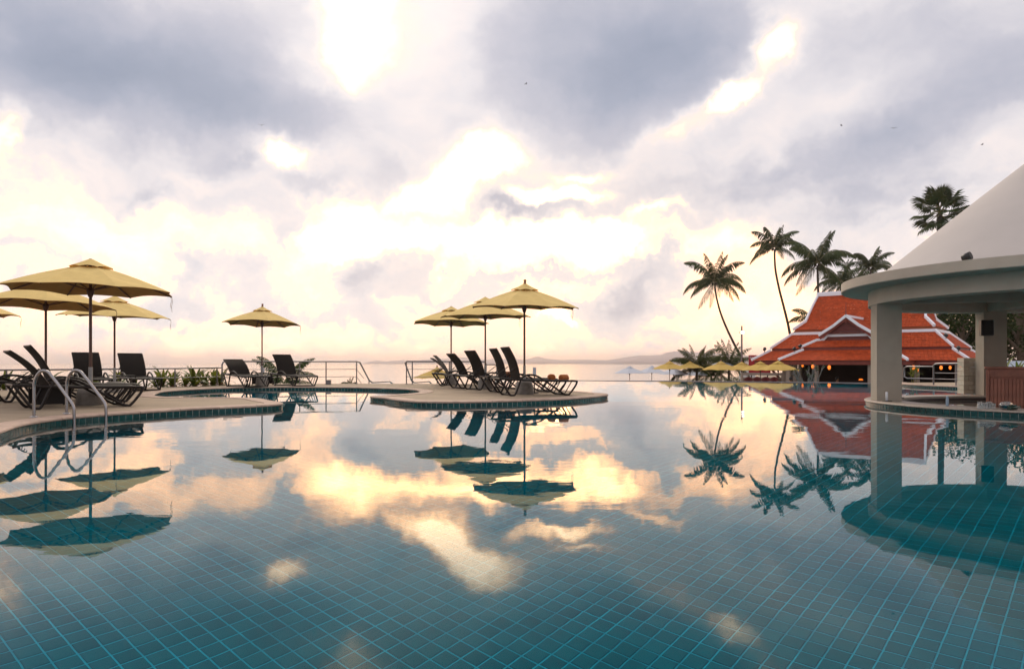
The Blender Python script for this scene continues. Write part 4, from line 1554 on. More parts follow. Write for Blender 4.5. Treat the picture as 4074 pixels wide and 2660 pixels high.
for s in (-1, 1):
    white_ridge([(s * 1.30, gy0 - .05, gz0 - .06), (s * .6, gy0 - .05, gz0 + .39), (0, gy0 - .05, gz1 + .02)], .06)
    mb = MB()
    q = (Vector((0, 0, gz1 - .06)) - Vector((s * 1.28, 0, gz0 - .16)))
    mb.box((s * .64, gy0 - .02, (gz1 + gz0) / 2 - .13), (q.length, .05, .15), q.to_track_quat('X', 'Z').to_matrix())
    mb.build('bargeboard', M['maroon'], pav)
white_ridge([(0, gy0, gz1 + .02), (0, gy1 - .2, gz1 + .02)], .05)
for k in range(8):      # boarded pediment
    z0_ = gz0 + .02 + k * .095
    wd = gh * (1 - (z0_ + .09 - gz0) / (gz1 - gz0)) * 2 - .16
    if wd < .12: break
    mb = MB(); mb.box((0, gy0 + .10, z0_ + .042), (wd, .03, .085)); mb.build('pediment_board', M['maroon_d'], pav)
mb = MB(); mb.tube([(0, gy0 - .06, gz1 - .30), (0, gy0 - .06, gz1 + .25), (0, gy0 - .06, gz1 + .78)], [.03, .028, .006], 8); mb.build('finial', M['maroon'], pav)
# posts, back wall, floor
for x, y in ((-3.7, -2.6), (-2.95, -3.1), (2.9, -3.1), (4.6, -3.1), (4.6, 0), (4.6, 3.1), (-3.7, 0), (-3.7, 3.1), (-2.6, -5.2), (2.6, -5.2), (-1.2, -5.2), (1.3, -5.2)):
    mb = MB(); mb.bbox((x, y, -.62), (.20, .20, 2.6), .02); mb.build('post', M['post'], pav)
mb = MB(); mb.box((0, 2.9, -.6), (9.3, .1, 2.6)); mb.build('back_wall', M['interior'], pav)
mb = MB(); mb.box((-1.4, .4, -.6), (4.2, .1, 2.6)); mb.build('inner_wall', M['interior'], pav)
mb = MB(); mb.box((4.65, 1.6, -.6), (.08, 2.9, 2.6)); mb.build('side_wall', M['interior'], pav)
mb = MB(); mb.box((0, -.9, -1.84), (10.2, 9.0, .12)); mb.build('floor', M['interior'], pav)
# curved brace at the left corner
mb = MB(); mb.tube(spline([(-3.7, -2.7, -.75), (-3.85, -2.8, -.2), (-4.2, -3.0, .3), (-4.4, -3.2, .66)], 5), .07, 8); mb.build('bracket', M['maroon'], pav)


def lantern(x, y, Y, s, label):
    p = at(x, y, Y)
    root = empty('lantern', p, 0, label, 'lantern', 'lit orange lanterns under the pavilion eaves')
    mb = MB(); mb.lathe([(.035 * s, -.15 * s), (.075 * s, -.11 * s), (.10 * s, 0), (.085 * s, .10 * s), (.04 * s, .14 * s)], seg=14); mb.build('shade', M['lantern'], root)
    mb = MB(); mb.lathe([(.0, -.07 * s), (.05 * s, -.04 * s), (.105 * s, 0), (.05 * s, .05 * s), (0, .07 * s)], seg=10); mb.build('glow', M['lantern_core'], root, None, None)
    mb = MB(); mb.tube([(0, 0, .14 * s), (0, 0, max(.2, .55 - p.z))], .008, 5); mb.build('cord', M['black'], root)
    return root


for k, (x, y, Y, s, lab) in enumerate((
        (3193, 1454, 36.5, .75, 'small lit lantern left of the bare little tree'), (3234, 1458, 35.2, 1.0, 'lit lantern behind the bare little tree'),
        (3299, 1461, 35.0, 1.05, 'lit lantern in the middle of the porch opening'), (3634, 1461, 33.2, 1.0, 'lit lantern just right of the near bar column'),
        (3650, 1472, 34.0, .7, 'small lit lantern above the potted plant'), (3744, 1462, 33.0, .9, 'lit lantern at the left of three behind the steel railing'),
        (3780, 1462, 33.2, .8, 'lit lantern in the middle of three behind the steel railing'), (3823, 1464, 32.8, .95, 'lit lantern at the right of three behind the steel railing'))):
    lantern(x, y, Y * PS, s * .82, lab)
tl = empty('table_lamp', at(3425, 1512, 35.0 * PS), 0, 'small lit table lamp on the pavilion counter', 'lamp')
mb = MB(); mb.lathe([(.13, 0), (.08, .08), (.05, .09)], seg=14); mb.build('shade', M['lantern'], tl)
mb = MB(); mb.lathe([(.06, -.22), (.06, -.2), (.012, -.19), (.012, 0)], seg=10); mb.build('stem', M['black'], tl)
# counter inside the pavilion that carries the lamp
ct = empty('service_counter', PCN + Vector((0, 0, LAND_Z)), PSI, 'dark service counter in the open pavilion', 'counter')
mb = MB(); mb.box((0.6, -2.9, .55), (4.4, .5, 1.0)); mb.build('body', M['interior'], ct)
mb = MB(); mb.bbox((0.6, -2.9, 1.08), (4.5, .6, .05), .01); mb.build('top', M['maroon_d'], ct)
# spotlights on the roof hips
for k, (lx, ly, lz, lab) in enumerate(((-4.62, -3.15, 1.36, 'black spotlight on the left hip of the lowest roof'), (-2.35, PY - 1.75, 1.33, 'black spotlight on the left hip of the porch roof, lower of two'), (-2.15, PY - 1.5, 1.47, 'black spotlight on the left hip of the porch roof, upper of two'),
                                       (4.66, -3.2, 1.30, 'black spotlight on the right hip of the lowest roof'), (4.05, -2.55, 1.94, 'black spotlight on the right hip of the middle roof'), (2.35, PY - 1.75, 1.33, 'black spotlight on the right hip of the porch roof'))):
    w = PCN + Matrix.Rotation(PSI, 3, 'Z') @ Vector((lx, ly, 0)) * PS
    s_ = empty('roof_spotlight', (w.x, w.y, CAM_H + (lz - CAM_H) * PS), k * .9, lab, 'spotlight', 'spotlights on the pavilion roof')
    mb = MB(); mb.lathe([(.05, 0), (.02, .02), (.02, .12)], seg=10); mb.build('stem', M['black'], s_)
    mb = MB(); mb.lathe([(.06, -.09), (.09, -.07), (.10, .09), (.08, .09)], seg=12); mb.build('lamp_head', M['black'], s_, (0, 0, .18), (R(60), 0, 0))


# ------------------------------------------------------------------ people in the pavilion
def person(loc, rz, shirt, label, height=1.66, arm=0.0):
    root = empty('person', loc, rz, label, 'person')
    k = height / 1.70
    V = [(0, 0, .95, .13, .10), (0, 0, 1.15, .125, .09), (0, -.01, 1.36, .155, .095), (0, 0, 1.47, .06, .055), (0, -.01, 1.56, .06, .06), (0, -.015, 1.64, .075, .09), (0, -.01, 1.70, .04, .05),
         (-.19, 0, 1.40, .05, .05), (-.24, .01, 1.14, .042, .042), (-.23, -.10 - arm, .92 + arm, .034, .034), (-.23, -.15 - arm, .84 + arm, .03, .02),
         (.19, 0, 1.40, .05, .05), (.24, .01, 1.14, .042, .042), (.23, -.08, .90, .034, .034), (.23, -.10, .82, .03, .02),
         (-.09, 0, .86, .085, .085), (-.10, -.02, .48, .06, .06), (-.10, .02, .08, .042, .042), (-.10, -.10, .035, .04, .03),
         (.09, 0, .86, .085, .085), (.10, -.02, .48, .06, .06), (.10, .02, .08, .042, .042), (.10, -.10, .035, .04, .03)]
    E_ = [(0, 1), (1, 2), (2, 3), (3, 4), (4, 5), (5, 6), (2, 7), (7, 8), (8, 9), (9, 10), (2, 11), (11, 12), (12, 13), (13, 14), (0, 15), (15, 16), (16, 17), (17, 18), (0, 19), (19, 20), (20, 21), (21, 22)]
    me = bpy.data.meshes.new('body')
    me.from_pydata([(a * k, b * k, c * k) for a, b, c, _, _ in V], E_, [])
    o = link_mesh('body', me, root)
    sk = o.modifiers.new('skin', 'SKIN')
    for i, v in enumerate(me.skin_vertices[0].data):
        v.radius = (V[i][3] * k, V[i][4] * k)
        v.use_root = (i == 0)
    sk.use_smooth_shade = True
    o.modifiers.new('sub', 'SUBSURF').render_levels = 2
    dg = bpy.context.evaluated_depsgraph_get()
    m2 = bpy.data.meshes.new_from_object(o.evaluated_get(dg))
    o.modifiers.clear()
    o.data = m2
    m2.materials.clear()
    for mm in (M['skin'], shirt, M['trousers']): m2.materials.append(mm)
    for p in m2.polygons:
        c = p.center / k
        p.use_smooth = True
        if c.z < .97 and abs(c.x) < .19: p.material_index = 2
        elif c.z < 1.45 and (abs(c.x) < .2 or c.z > 1.12): p.material_index = 1
        else: p.material_index = 0
    hr = MB(); hr.lathe([(.088 * k, 1.58 * k), (.098 * k, 1.66 * k), (.085 * k, 1.735 * k), (.0, 1.765 * k)], (0, .018 * k, 0), 14, cap=False); hr.build('hair', M['hair'], root)
    return root


pw_ = at(3145, 1490, 41.5)
person((pw_.x, pw_.y, LAND_Z), R(200), M['shirt_white'], 'person in a white shirt at the left end of the pavilion', 1.78)
po = at(3331, 1500, 42.4)
person((po.x, po.y, LAND_Z), R(10), M['shirt_orange'], 'person in an orange shirt standing inside the dark pavilion', 1.76, .15)

# ------------------------------------------------------------------ sign, lamp post, low wall, chairs
sg = empty('red_sign', at(3022, 1484, 52.0), R(-14), 'tall red sign board with white letters behind the pavilion eave', 'sign', scale=1.13)
mb = MB(); mb.bbox((0, 0, .55), (1.35, .08, 1.25), .01); mb.build('board', M['sign_red'], sg)
for sx in (-.5, .5):
    mb = MB(); mb.box((sx, .08, -.5), (.07, .07, 2.2)); mb.build('post', M['black'], sg)
fc = bpy.data.curves.new('lettering', 'FONT')
fc.body = 'lip'
fc.size = .27
fc.extrude = .006
ftmp = bpy.data.objects.new('lettering', fc)
COL.objects.link(ftmp)
fme = bpy.data.meshes.new_from_object(ftmp.evaluated_get(bpy.context.evaluated_depsgraph_get()))
bpy.data.objects.remove(ftmp)
fme.materials.clear()
fme.materials.append(M['white'])
link_mesh('lettering', fme, sg, (-.62, -.055, .93), (R(90), 0, 0))

wb = empty('white_building', (at(2972, 1450, 62).x, 62, LAND_Z), R(-10), 'plain pale building wall behind the lamp post', 'building')
mb = MB(); mb.box((0, 0, 1.2), (1.1, 2.0, 2.4)); mb.build('wall', M['white'], wb)
mb = MB(); mb.box((0, 0, 2.45), (1.25, 2.2, .1)); mb.build('roof', M['white'], wb)

lp = empty('lamp_post', (at(2951, 1400, 52).x, 52, LAND_Z), 0, 'slim grey lamp post with one lit round lamp', 'lamp post')
zt = at(2951, 1296, 52).z - LAND_Z
zl = at(2951, 1322, 52).z - LAND_Z
mb = MB(); mb.tube([(0, 0, 0), (0, 0, zt)], [.085, .06], 10); mb.build('pole', M['rail'], lp)
mb = MB(); mb.lathe([(0, -.12), (.09, -.08), (.12, 0), (.09, .08), (0, .12)], (.03, -.1, zl), 14); mb.build('lamp', M['lamp'], lp)
mb = MB(); mb.box((-.02, -.03, zl), (.4, .05, .05)); mb.build('bracket', M['rail'], lp)

lw_ = empty('low_wall', (at(3032, 1500, 43.5).x, 43.5, LAND_Z), R(-14), 'pale framed servery wall beside the pavilion', 'wall')
mb = MB(); mb.box((0, .1, .88), (2.35, .10, 1.76)); mb.build('panel', mat('ochre wall', (0.30, 0.20, 0.13), .8, var=.2, vscale=4), lw_)
for sx in (-1.17, 1.17):
    mb = MB(); mb.box((sx, 0, 1.03), (.12, .2, 2.06)); mb.build('pillar', M['post'], lw_)
mb = MB(); mb.box((0, -.02, 1.97), (2.2, .16, .16)); mb.build('lintel', M['post'], lw_)
mb = MB(); mb.box((0, -.05, 1.72), (2.2, .1, .06)); mb.build('shelf', M['post'], lw_)
tr_ = MB(); tr_.box((at(3032, 1500, 43).x, 42.6, (LAND_Z - 1.1) / 2), (3.4, 1.9, -1.1 - LAND_Z + .02))
tro = tr_.build('terrace', M['deck'])
tag(tro, 'raised dining terrace beside the pavilion', kind='structure')
chair0 = None
for k in range(4):
    x = 2978 + k * 34
    p = at(x, 1512, 42.3)
    if chair0 is None:
        c_ = empty('dining_chair', (0, 0, 0), 0, 'x', 'chair', 'maroon chairs in front of the servery wall')
        mb = MB()
        a_ = [(math.cos(t) * .24, math.sin(t) * .20) for t in [math.pi * q / 10 for q in range(11)]]
        mb.tube([(x_, -.02, .80 + y_) for x_, y_ in a_], .022, 6)
        mb.add([(x_ * .95, -.02, .80 + y_ * .95) for x_, y_ in a_] + [(.23, -.02, .5), (-.23, -.02, .5)], [tuple(range(13))])
        mb.build('backrest', M['chair_red'], c_)
        mb = MB(); mb.bbox((0, .22, .45), (.46, .46, .05), .01); mb.build('seat', M['chair_red'], c_)
        for sx in (-.2, .2):
            for sy in (.02, .42):
                mb = MB(); mb.tube([(sx, sy, 0), (sx, sy, .45)], .02, 6); mb.build('leg', M['chair_red'], c_)
        chair0 = c_
    else:
        c_ = copy_tree(chair0)
    c_.location = (p.x, p.y, -1.09)
    c_.rotation_euler = (0, 0, R(-14))
    c_['label'] = ('maroon round-backed chair farthest left before the servery wall', 'maroon round-backed chair second from left before the servery wall', 'maroon round-backed chair just right of the yellow umbrella pole', 'maroon round-backed chair farthest right before the servery wall')[k]


# ================================================================== PALMS AND PLANTS
def frond_mesh(el0, seed, n=42, L=1.0, droop=1.3, leaf=.28, lw=.0115):
    """a unit-length feather frond starting at the origin along +x, initial elevation el0"""
    rn = random.Random(seed)
    pts, dirs = [], []
    p = Vector((0, 0, 0))
    ang = el0
    st = L / n
    for i in range(n + 1):
        pts.append(p.copy())
        t = i / n
        d_ = Vector((math.cos(ang), 0, math.sin(ang)))
        dirs.append(d_)
        p = p + d_ * st
        ang -= droop * (0.4 + t * 1.2) / n * (0.35 + 0.65 * max(0.0, math.cos(ang)))
    mb = MB()
    mb.cur = 1
    mb.tube(pts, [.012 * (1 - .85 * i / n) for i in range(n + 1)], 5, False)
    mb.cur = 0
    for i in range(4, n + 1):
        t = i / n
        ll = leaf * (math.sin(math.pi * min(1, .18 + t * .80)) ** .7) * rn.uniform(.85, 1.1)
        for s in (-1, 1):
            if rn.random() < .04: continue
            d_ = dirs[i]
            side_ = Vector((0, s, 0))
            upv = d_.cross(side_) * s
            lay = rn.uniform(-.1, .25)
            q = (d_ * rn.uniform(.55, .8) + side_ * rn.uniform(.55, .8) + Vector((0, 0, -1)) * (.7 + lay + .45 * t)).normalized()
            q2 = (q + Vector((0, 0, -.55))).normalized()
            wv = d_ * lw + Vector((0, 0, .003))
            a = pts[i]
            m1 = a + q * ll * .5
            e = m1 + q2 * ll * .5
            mb.add([a - wv * .5, a + wv * .5, m1 + wv * .9, m1 - wv * .9, e], [(0, 1, 2, 3), (3, 2, 4)])
    return mb.mesh('frond', [M['palm'], M['rachis']])


FROND = {}
for ei, e_ in enumerate((80, 62, 42, 20, -5, -32)):
    for vv in range(2):
        FROND[(ei, vv + 2)] = frond_mesh(R(e_), ei * 10 + vv + 5, n=44, droop=(1.0, 1.3, 1.5, 1.5, 1.3, .8)[ei], leaf=.25, lw=.008)
        FROND[(ei, vv)] = frond_mesh(R(e_), ei * 10 + vv, droop=(1.2, 1.7, 2.0, 2.0, 1.5, .8)[ei])


def palm(crown, trunk_pts, L, nf, label, seed, lo=0, hi=5, tr=.13, group='coconut palms behind the pool', squash=1.0, shape=None, thin=False):
    rn = random.Random(seed)
    root = empty('coconut_palm', trunk_pts[-1], 0, label, 'palm tree', group)
    o0 = Vector(trunk_pts[-1])
    sp_ = spline(list(reversed([Vector(p) - o0 for p in trunk_pts])), 8)
    n = len(sp_)
    if tr > 0:
        mb = MB(); mb.tube(sp_, [tr * (1.25 - .55 * i / n + (.25 * (1 - i / 4) if i < 4 else 0)) for i in range(n)], 9); mb.build('trunk', M['trunk'], root)
        nut = MB()
        for k in range(7):
            a = k * 2.4
            c = Vector(crown) - o0 + Vector((math.cos(a) * tr * 2.0, math.sin(a) * tr * 2.0, -.15 - .1 * (k % 2)))
            nut.lathe([(0, -.12), (.09, -.06), (.11, .02), (.06, .11), (0, .13)], c, 7)
        nut.build('coconut_cluster', M['trunk'], root)
    cr_ = Vector(crown) - o0
    for k in range(nf):
        t = k / max(1, nf - 1)
        ei = min(5, max(0, int(round(lo + (hi - lo) * t + rn.uniform(-.5, .5)))))
        az = k * 2.39996 + rn.uniform(-.25, .25)
        if shape is not None: az = shape[k % len(shape)]
        s = L * rn.uniform(.85, 1.1) * (.85 if ei == 0 else 1)
        link_mesh('frond', FROND[(ei, rn.randrange(2) + (2 if thin else 0))], root, cr_ + Vector((0, 0, .05)), (rn.uniform(-.25, .25), 0, az), (s, s, s * squash))
    return root


def px_path(pts, Y):
    return [at(x, y, Y) for x, y in pts]


palm(at(2843, 1122, 80), px_path([(2843, 1128), (2850, 1180), (2867, 1245), (2893, 1310), (2922, 1370), (2945, 1415), (2968, 1470), (2985, 1520)], 80), 4.3, 21, 'coconut palm with full round crown and leaning trunk left of the pavilion', 3)
palm(at(3082, 985, 82), px_path([(3082, 992), (3082, 1030), (3086, 1080), (3100, 1150), (3118, 1220), (3135, 1290), (3145, 1345), (3150, 1400), (3150, 1520)], 82), 3.6, 19, 'tallest coconut palm with thin bent trunk rising behind the pavilion roof', 8, lo=0, hi=4, tr=.14)
palm(at(3252, 1048, 74), px_path([(3252, 1055), (3254, 1120), (3256, 1200), (3258, 1300), (3258, 1520)], 74), 4.3, 20, 'coconut palm with long drooping fronds just left of the pavilion ridge', 5)
palm(at(3465, 1062, 78), px_path([(3465, 1070), (3462, 1150), (3460, 1300), (3460, 1520)], 78), 3.0, 17, 'coconut palm showing its crown beside the edge of the bar roof', 12, lo=0, hi=4)
palm(at(3345, 1120, 84), px_path([(3345, 1130), (3342, 1200), (3340, 1300), (3340, 1520)], 84), 3.5, 20, 'dense coconut palm behind the pavilion ridge, left of two', 21, lo=0, hi=5)
palm(at(3410, 1130, 88), px_path([(3410, 1140), (3412, 1220), (3414, 1300), (3414, 1520)], 88), 3.2, 20, 'dense coconut palm behind the pavilion ridge, right of two', 22, lo=0, hi=5)
palm(at(3240, 1290, 70), px_path([(3240, 1300), (3240, 1400), (3240, 1520)], 70), 3.2, 14, 'short coconut palm with fronds hanging beside the upper pavilion roof', 31, lo=1, hi=5)
# bushy young palms in front
palm(at(2772, 1462, 56), px_path([(2772, 1470), (2772, 1500), (2772, 1560)], 56), 2.5, 26, 'bushy young palm left of the leaning trunk', 41, thin=True, lo=0, hi=4.6, tr=.1, group='bushy young palms')
palm(at(2900, 1455, 58), px_path([(2900, 1465), (2900, 1500), (2900, 1560)], 58), 2.7, 26, 'bushy young palm at the foot of the leaning trunk', 42, thin=True, lo=0, hi=4.6, tr=.1, group='bushy young palms')
palm(at(2830, 1480, 60), px_path([(2830, 1490), (2830, 1510), (2830, 1560)], 60), 2.2, 24, 'low bushy palm between the two taller young palms', 43, thin=True, lo=1, hi=4.8, tr=.1, group='bushy young palms')
palm(at(1128, 1530, 25.5), px_path([(1128, 1535), (1128, 1560), (1128, 1640)], 25.5), 1.6, 11, 'young coconut palm behind the railing by the lone umbrella', 53, thin=True, shape=(.1, 2.9, .5, 3.3, -.3, 2.5, 1.2, -.1, 3.0), lo=0.4, hi=3.4, tr=.07, group='young palms below the railing')
palm(at(1395, 1535, 26), px_path([(1395, 1540), (1395, 1560), (1395, 1620)], 26), .42, 9, 'tiny palm tuft showing under the tall railing', 54, lo=0, hi=4, tr=.05, group='young palms below the railing')


# sugar palm with fan leaves
def fan_mesh(seed):
    rn = random.Random(seed)
    mb = MB()
    n = 34
    pet = 1.25
    mb.cur = 1
    mb.tube([(0, 0, 0), (.5, 0, .03), (pet, 0, 0)], [.035, .025, .02], 6)
    mb.cur = 0
    for k in range(n):
        a = R(-150 + 300 * k / (n - 1))
        ll = 0.86 * (1 - .12 * abs(k / (n - 1) - .5)) * rn.uniform(.92, 1.05)
        d_ = Vector((math.cos(a), math.sin(a), .10 * math.cos(a * 2)))
        sd_ = Vector((-math.sin(a), math.cos(a), 0)) * .055
        o_ = Vector((pet, 0, 0))
        fold = Vector((0, 0, .02 * (1 if k % 2 else -1)))
        mid_ = o_ + d_ * ll * .6 + fold
        tip = o_ + d_ * ll + Vector((0, 0, -.14 - rn.uniform(0, .12)))
        mb.add([o_, mid_ - sd_ * .95 + fold, tip, mid_ + sd_ * .95 - fold], [(0, 1, 2, 3)])
    return mb.mesh('fan_leaf', [M['palm'], M['rachis']])


FANS = [fan_mesh(k) for k in range(3)]
fc_ = at(3738, 850, 60)
fpalm = empty('sugar_palm', (fc_.x + .3, fc_.y, LAND_Z), 0, 'fan-leaved sugar palm rising behind the dome roof', 'palm tree')
mb = MB(); mb.tube([(0, 0, 0), (-.1, 0, 6), (-.3, 0, fc_.z - LAND_Z)], [.32, .25, .22], 10); mb.build('trunk', M['trunk'], fpalm)
rn = random.Random(4)
for k in range(24):
    t = k / 23
    el_ = R(82 - 128 * t + rn.uniform(-8, 8))
    az = k * 2.39996 + rn.uniform(-.2, .2)
    s = 1.22 * rn.uniform(.9, 1.08)
    link_mesh('fan_leaf', FANS[k % 3], fpalm, (-.3, 0, fc_.z - LAND_Z), (rn.uniform(-.4, .4), -el_, az), (s, s, s))


# lilies behind the low rail
def strap_mesh(seed, L=.55, w=.038, el0=70, droop=1.3):
    rn = random.Random(seed)
    mb = MB()
    n = 9
    p = Vector((0, 0, 0))
    ang = R(el0)
    rows = []
    for i in range(n + 1):
        t = i / n
        ww = w * (math.sin(math.pi * (.12 + .88 * t) ** .8) ** .6 if t < 1 else 0) + .001
        nr = Vector((-math.sin(ang), 0, math.cos(ang)))
        rows.append([p + Vector((0, -ww, 0)) + nr * .008, p, p + Vector((0, ww, 0)) + nr * .008])
        p = p + Vector((math.cos(ang), 0, math.sin(ang))) * (L / n)
        ang -= droop * (.3 + 1.4 * t) / n
    mb.add([v for r_ in rows for v in r_], [(i * 3 + j, (i + 1) * 3 + j, (i + 1) * 3 + j + 1, i * 3 + j + 1) for i in range(n) for j in range(2)], True)
    return mb


STRAPS = []
for k, (e_, dr, L) in enumerate(((80, .9, .56), (66, 1.5, .62), (52, 1.8, .62), (38, 1.9, .58), (18, 1.5, .50))):
    STRAPS.append(strap_mesh(k, L, .045, e_, dr).mesh('leaf', M['lily']))
STRAP_R = strap_mesh(9, .42, .032, 28, 1.5).mesh('leaf', M['lily_red'])


def lily(x, y, s, seed, label, z=0.02, nl=16):
    rn = random.Random(seed)
    root = empty('lily_plant', (x, y, z), rn.uniform(0, 6), label, 'plant', 'spider lilies along the railing')
    root.scale = (s, s, s)
    mb = MB(); mb.tube([(0, 0, 0), (0, 0, .10)], [.04, .03], 8); mb.build('stem', M['rachis'], root)
    for k in range(nl):
        me = STRAPS[min(4, int(k / nl * 5))] if rn.random() > .14 else STRAP_R
        link_mesh('leaf', me, root, (0, 0, .04), (rn.uniform(-.12, .12), 0, k * 2.39996 + rn.uniform(-.3, .3)), (rn.uniform(.8, 1.15),) * 3)
    return root


BED = [(-10.95, 18.55), (-10.6, 19.1), (-10.2, 19.2), (-9.9, 19.75), (-9.55, 19.95), (-9.35, 20.35), (-9.1, 20.35), (-8.98, 20.75), (-8.85, 21.05), (-9.3, 20.9), (-9.75, 20.4), (-8.75, 21.35), (-9.9, 20.1), (-11.4, 18.5), (-12.0, 18.2), (-12.7, 17.7), (-9.0, 21.5), (-9.45, 21.2)]
for k, (x, y) in enumerate(BED):
    lily(x - .12, y + .18, 1.0 + .15 * math.sin(k * 2.3), 100 + k, 'green strap-leaved lily in the bed behind the low railing')
sb = MB()
sb.add([(-8.75, 20.95, .012), (-8.6, 22.6, .012), (-13.5, 19.2, .012), (-13.5, 17.4, .012), (-9.55, 20.0, .012)], [(0, 1, 2, 3, 4)])
sb_o = sb.build('planting_bed', M['soil'])
tag(sb_o, 'dark soil bed behind the low railing', kind='structure')


# broadleaf trees behind on the right, and small shrubs
def leaf_crown(mb, c, rad, n, rn, leaf=.12, flat=.8):
    for _ in range(n):
        while True:
            p = Vector((rn.uniform(-1, 1), rn.uniform(-1, 1), rn.uniform(-1, 1)))
            if p.length <= 1: break
        if p.length < .55 and rn.random() < .6: continue
        q = Vector(c) + Vector((p.x * rad, p.y * rad, p.z * rad * flat))
        a = rn.uniform(0, 6.28); b = rn.uniform(-.9, .9)
        u_ = Vector((math.cos(a) * math.cos(b), math.sin(a) * math.cos(b), math.sin(b)))
        w_ = u_.cross(Vector((rn.uniform(-1, 1), rn.uniform(-1, 1), rn.uniform(-1, 1)))).normalized()
        l = leaf * rn.uniform(.6, 1.4)
        mb.add([q - u_ * l, q + w_ * l * .45, q + u_ * l, q - w_ * l * .45], [(0, 1, 2, 3)])


def broad_tree(x, y, h, spread, label, seed, leaf=.16, n=2600, z0=LAND_Z, cat='tree', name='broadleaf_tree', group='dark trees behind the pavilion'):
    rn = random.Random(seed)
    root = empty(name, (x, y, z0), 0, label, cat, group)
    tb_ = MB()
    tb_.tube(spline([(0, 0, 0), (.1 * spread * .3, 0, h * .25), (0, .1, h * .5), (-.1, 0, h * .8)], 4), [.05 * h * (1 - .065 * i) for i in range(13)], 9)
    cm = MB()
    nb_ = 11
    for k in range(nb_):
        a = k * 2.4
        t = .35 + .6 * k / nb_
        b0 = Vector((0, 0, h * t * .72))
        rr_ = spread * (.75 if t < .8 else .35) * rn.uniform(.6, 1)
        b1 = Vector((math.cos(a) * rr_, math.sin(a) * rr_, h * t + rn.uniform(0, .12) * h))
        tb_.tube([b0, b0.lerp(b1, .5) + Vector((0, 0, .04 * h)), b1], [.018 * h, .012 * h, .005 * h], 6)
        leaf_crown(cm, b1, spread * rn.uniform(.38, .55), n // nb_, rn, leaf)
    tb_.build('trunk', M['bark'], root)
    cm.build('crown', M['leaf'], root)
    return root


for k, (px, Y, h, sp_, lab) in enumerate((
        (3745, 62, 8.2, 3.4, 'dark broadleaf tree just right of the upper pavilion roof'), (3830, 58, 7.6, 3.0, 'dark broadleaf tree left of the far bar column'),
        (3900, 66, 9.5, 3.8, 'tall dark broadleaf tree hidden behind the far bar column'), (3985, 60, 9.0, 3.4, 'dark broadleaf tree right of the far bar column'),
        (4060, 56, 8.6, 3.4, 'dark broadleaf tree at the right edge of the photo'), (4140, 60, 9.0, 3.6, 'dark broadleaf tree cut by the right edge of the photo'), (3690, 70, 6.4, 3.0, 'dark broadleaf tree behind the pavilion roof'))):
    broad_tree((px - CX) / F * Y, Y, h, sp_, lab, 60 + k, n=3400)
for k, (px, Y, h, sp_, lab) in enumerate(((2800, 50, 1.1, .9, 'low reddish shrub under the second yellow beach umbrella'), (2865, 52, 1.3, 1.0, 'low shrub below the yellow umbrella by the bushy palms'), (2925, 53, 1.35, 1.0, 'low shrub left of the lamp post foot'), (2760, 54, .9, .7, 'low shrub left of the second yellow beach umbrella'))):
    broad_tree((px - CX) / F * Y, Y, h, sp_, lab, 80 + k, leaf=.07, n=900, cat='shrub', name='shrub', group='low shrubs by the beach umbrellas')
# cordylines with long blades right of the far bar column
for k, (px, py, Y, s, lab) in enumerate(((3990, 1500, 24, 1.5, 'spiky plant with long blades right of the far bar column'), (4050, 1490, 25, 1.3, 'bright green leafy plant at the right edge behind the bar'))):
    p = at(px, py, Y)
    lily(p.x, p.y, s, 200 + k, lab, z=.1, nl=16)
pot = at(3637, 1530, 24.3)
pp = empty('potted_plant', (pot.x, pot.y, -.2), 0, 'leafy potted plant in front of the dark pavilion opening', 'plant')
mb = MB(); mb.lathe([(.12, 0), (.17, .22), (.18, .26), (.16, .26)], seg=16); mb.build('pot', M['bar_dark'], pp)
rn = random.Random(77)
for k in range(5):
    a = k * 1.3
    stx, sty = math.cos(a) * .06, math.sin(a) * .06
    hh = rn.uniform(.35, .62)
    mb = MB(); mb.tube([(stx, sty, .22), (stx * 2, sty * 2, .22 + hh)], .012, 6); mb.build('stem', M['rachis'], pp)
    for j in range(6):
        link_mesh('leaf', STRAPS[rn.randrange(1, 4)], pp, (stx * 1.7, sty * 1.7, .22 + hh * (.5 + .08 * j)), (0, 0, j * 1.05 + a), (.42, .42, .42))

# bare frangipani in front of the porch
fg = empty('frangipani_tree', (at(3225, 1500, 31.5).x, 31.5, LAND_Z), 0, 'nearly bare little tree with forked grey branches before the pavilion porch', 'tree')
br = MB()
tips = []


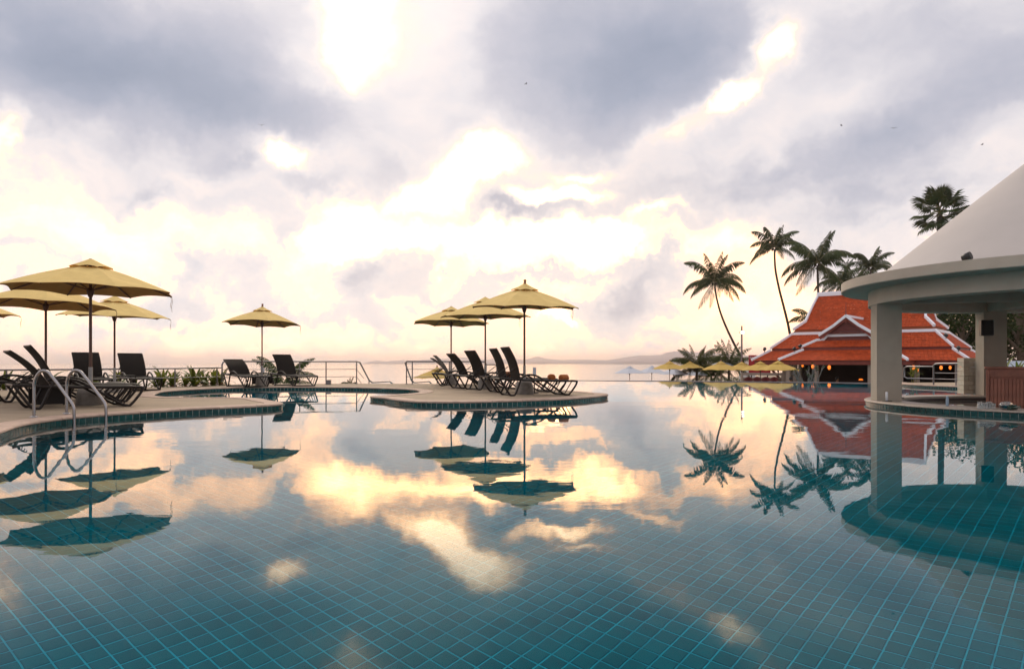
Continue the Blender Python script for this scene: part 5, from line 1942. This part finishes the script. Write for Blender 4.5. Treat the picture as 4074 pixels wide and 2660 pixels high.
def branch(p, d, L, r, depth):
    q = p + d * L
    br.tube([p, p.lerp(q, .5) + Vector((rnf.uniform(-.04, .04), rnf.uniform(-.04, .04), .02)), q], [r, r * .85, r * .7], 7)
    if depth == 0:
        tips.append(q)
        return
    for s in range(2 if rnf.random() < .65 else 3):
        nd = (d + Vector((rnf.uniform(-.5, .5), rnf.uniform(-.4, .4), rnf.uniform(0, .5)))).normalized()
        branch(q, nd, L * rnf.uniform(.6, .85), r * .7, depth - 1)


rnf = random.Random(15)
branch(Vector((0, 0, 0)), Vector((.05, 0, 1)), .80, .06, 4)
br.build('trunk', mat('grey bark', (0.20, 0.17, 0.15), .9, var=.3), fg)
lc = MB()
for t in tips:
    if rnf.random() < .5: leaf_crown(lc, t, .10, 8, rnf, .045)
lc.build('foliage', M['leaf'], fg)

# blue-grey roof far right behind the plants
rb_ = empty('blue_roofed_house', (at(4040, 1480, 34).x, 34, LAND_Z), R(-20), 'low house with blue-grey roof behind the plants at the right edge', 'house')
mb = MB(); mb.box((0, 0, .9), (3.4, 2.6, 1.8)); mb.build('wall', M['bar_dark'], rb_)
mb = MB(); mb.add([(-1.9, -1.5, 1.8), (1.9, -1.5, 1.8), (1.9, 1.5, 1.8), (-1.9, 1.5, 1.8), (-1.7, 0, 2.75), (1.7, 0, 2.75)], [(0, 1, 5, 4), (2, 3, 4, 5), (1, 2, 5), (3, 0, 4), (3, 2, 1, 0)]); mb.build('roof', M['blue_roof'], rb_)


# birds
def bird(x, y, Y, rz, s, label):
    p = at(x, y, Y)
    root = empty('bird', p, rz, label, 'bird', 'small dark birds flying far off')
    mb = MB()
    mb.tube([(-.16, 0, 0), (-.06, 0, .01), (.06, 0, .01), (.15, 0, 0)], [.008, .035, .04, .01], 8)
    b_ = mb.build('body', M['black'], root)
    for sy in (-1, 1):
        w_ = MB()
        w_.add([(.05, 0, .02), (-.06, 0, .02), (-.09, sy * .22, .10), (.03, sy * .20, .11), (-.10, sy * .46, .05)], [(0, 1, 2, 3), (3, 2, 4)])
        w_.build('wing', M['black'], root)
    root.scale = (s, s, s)


for k, (x, y, lab) in enumerate(((2093, 335, 'dark bird against the big grey cloud at the top'), (1040, 499, 'dark bird under the left grey cloud'), (3907, 576, 'dark bird above the dome roof'), (3556, 511, 'dark bird left of the one above the dome, nearer it'), (3348, 500, 'dark bird high over the tall coconut palm'))):
    bird(x, y, 70, k * 1.3 + .4, .8, lab)
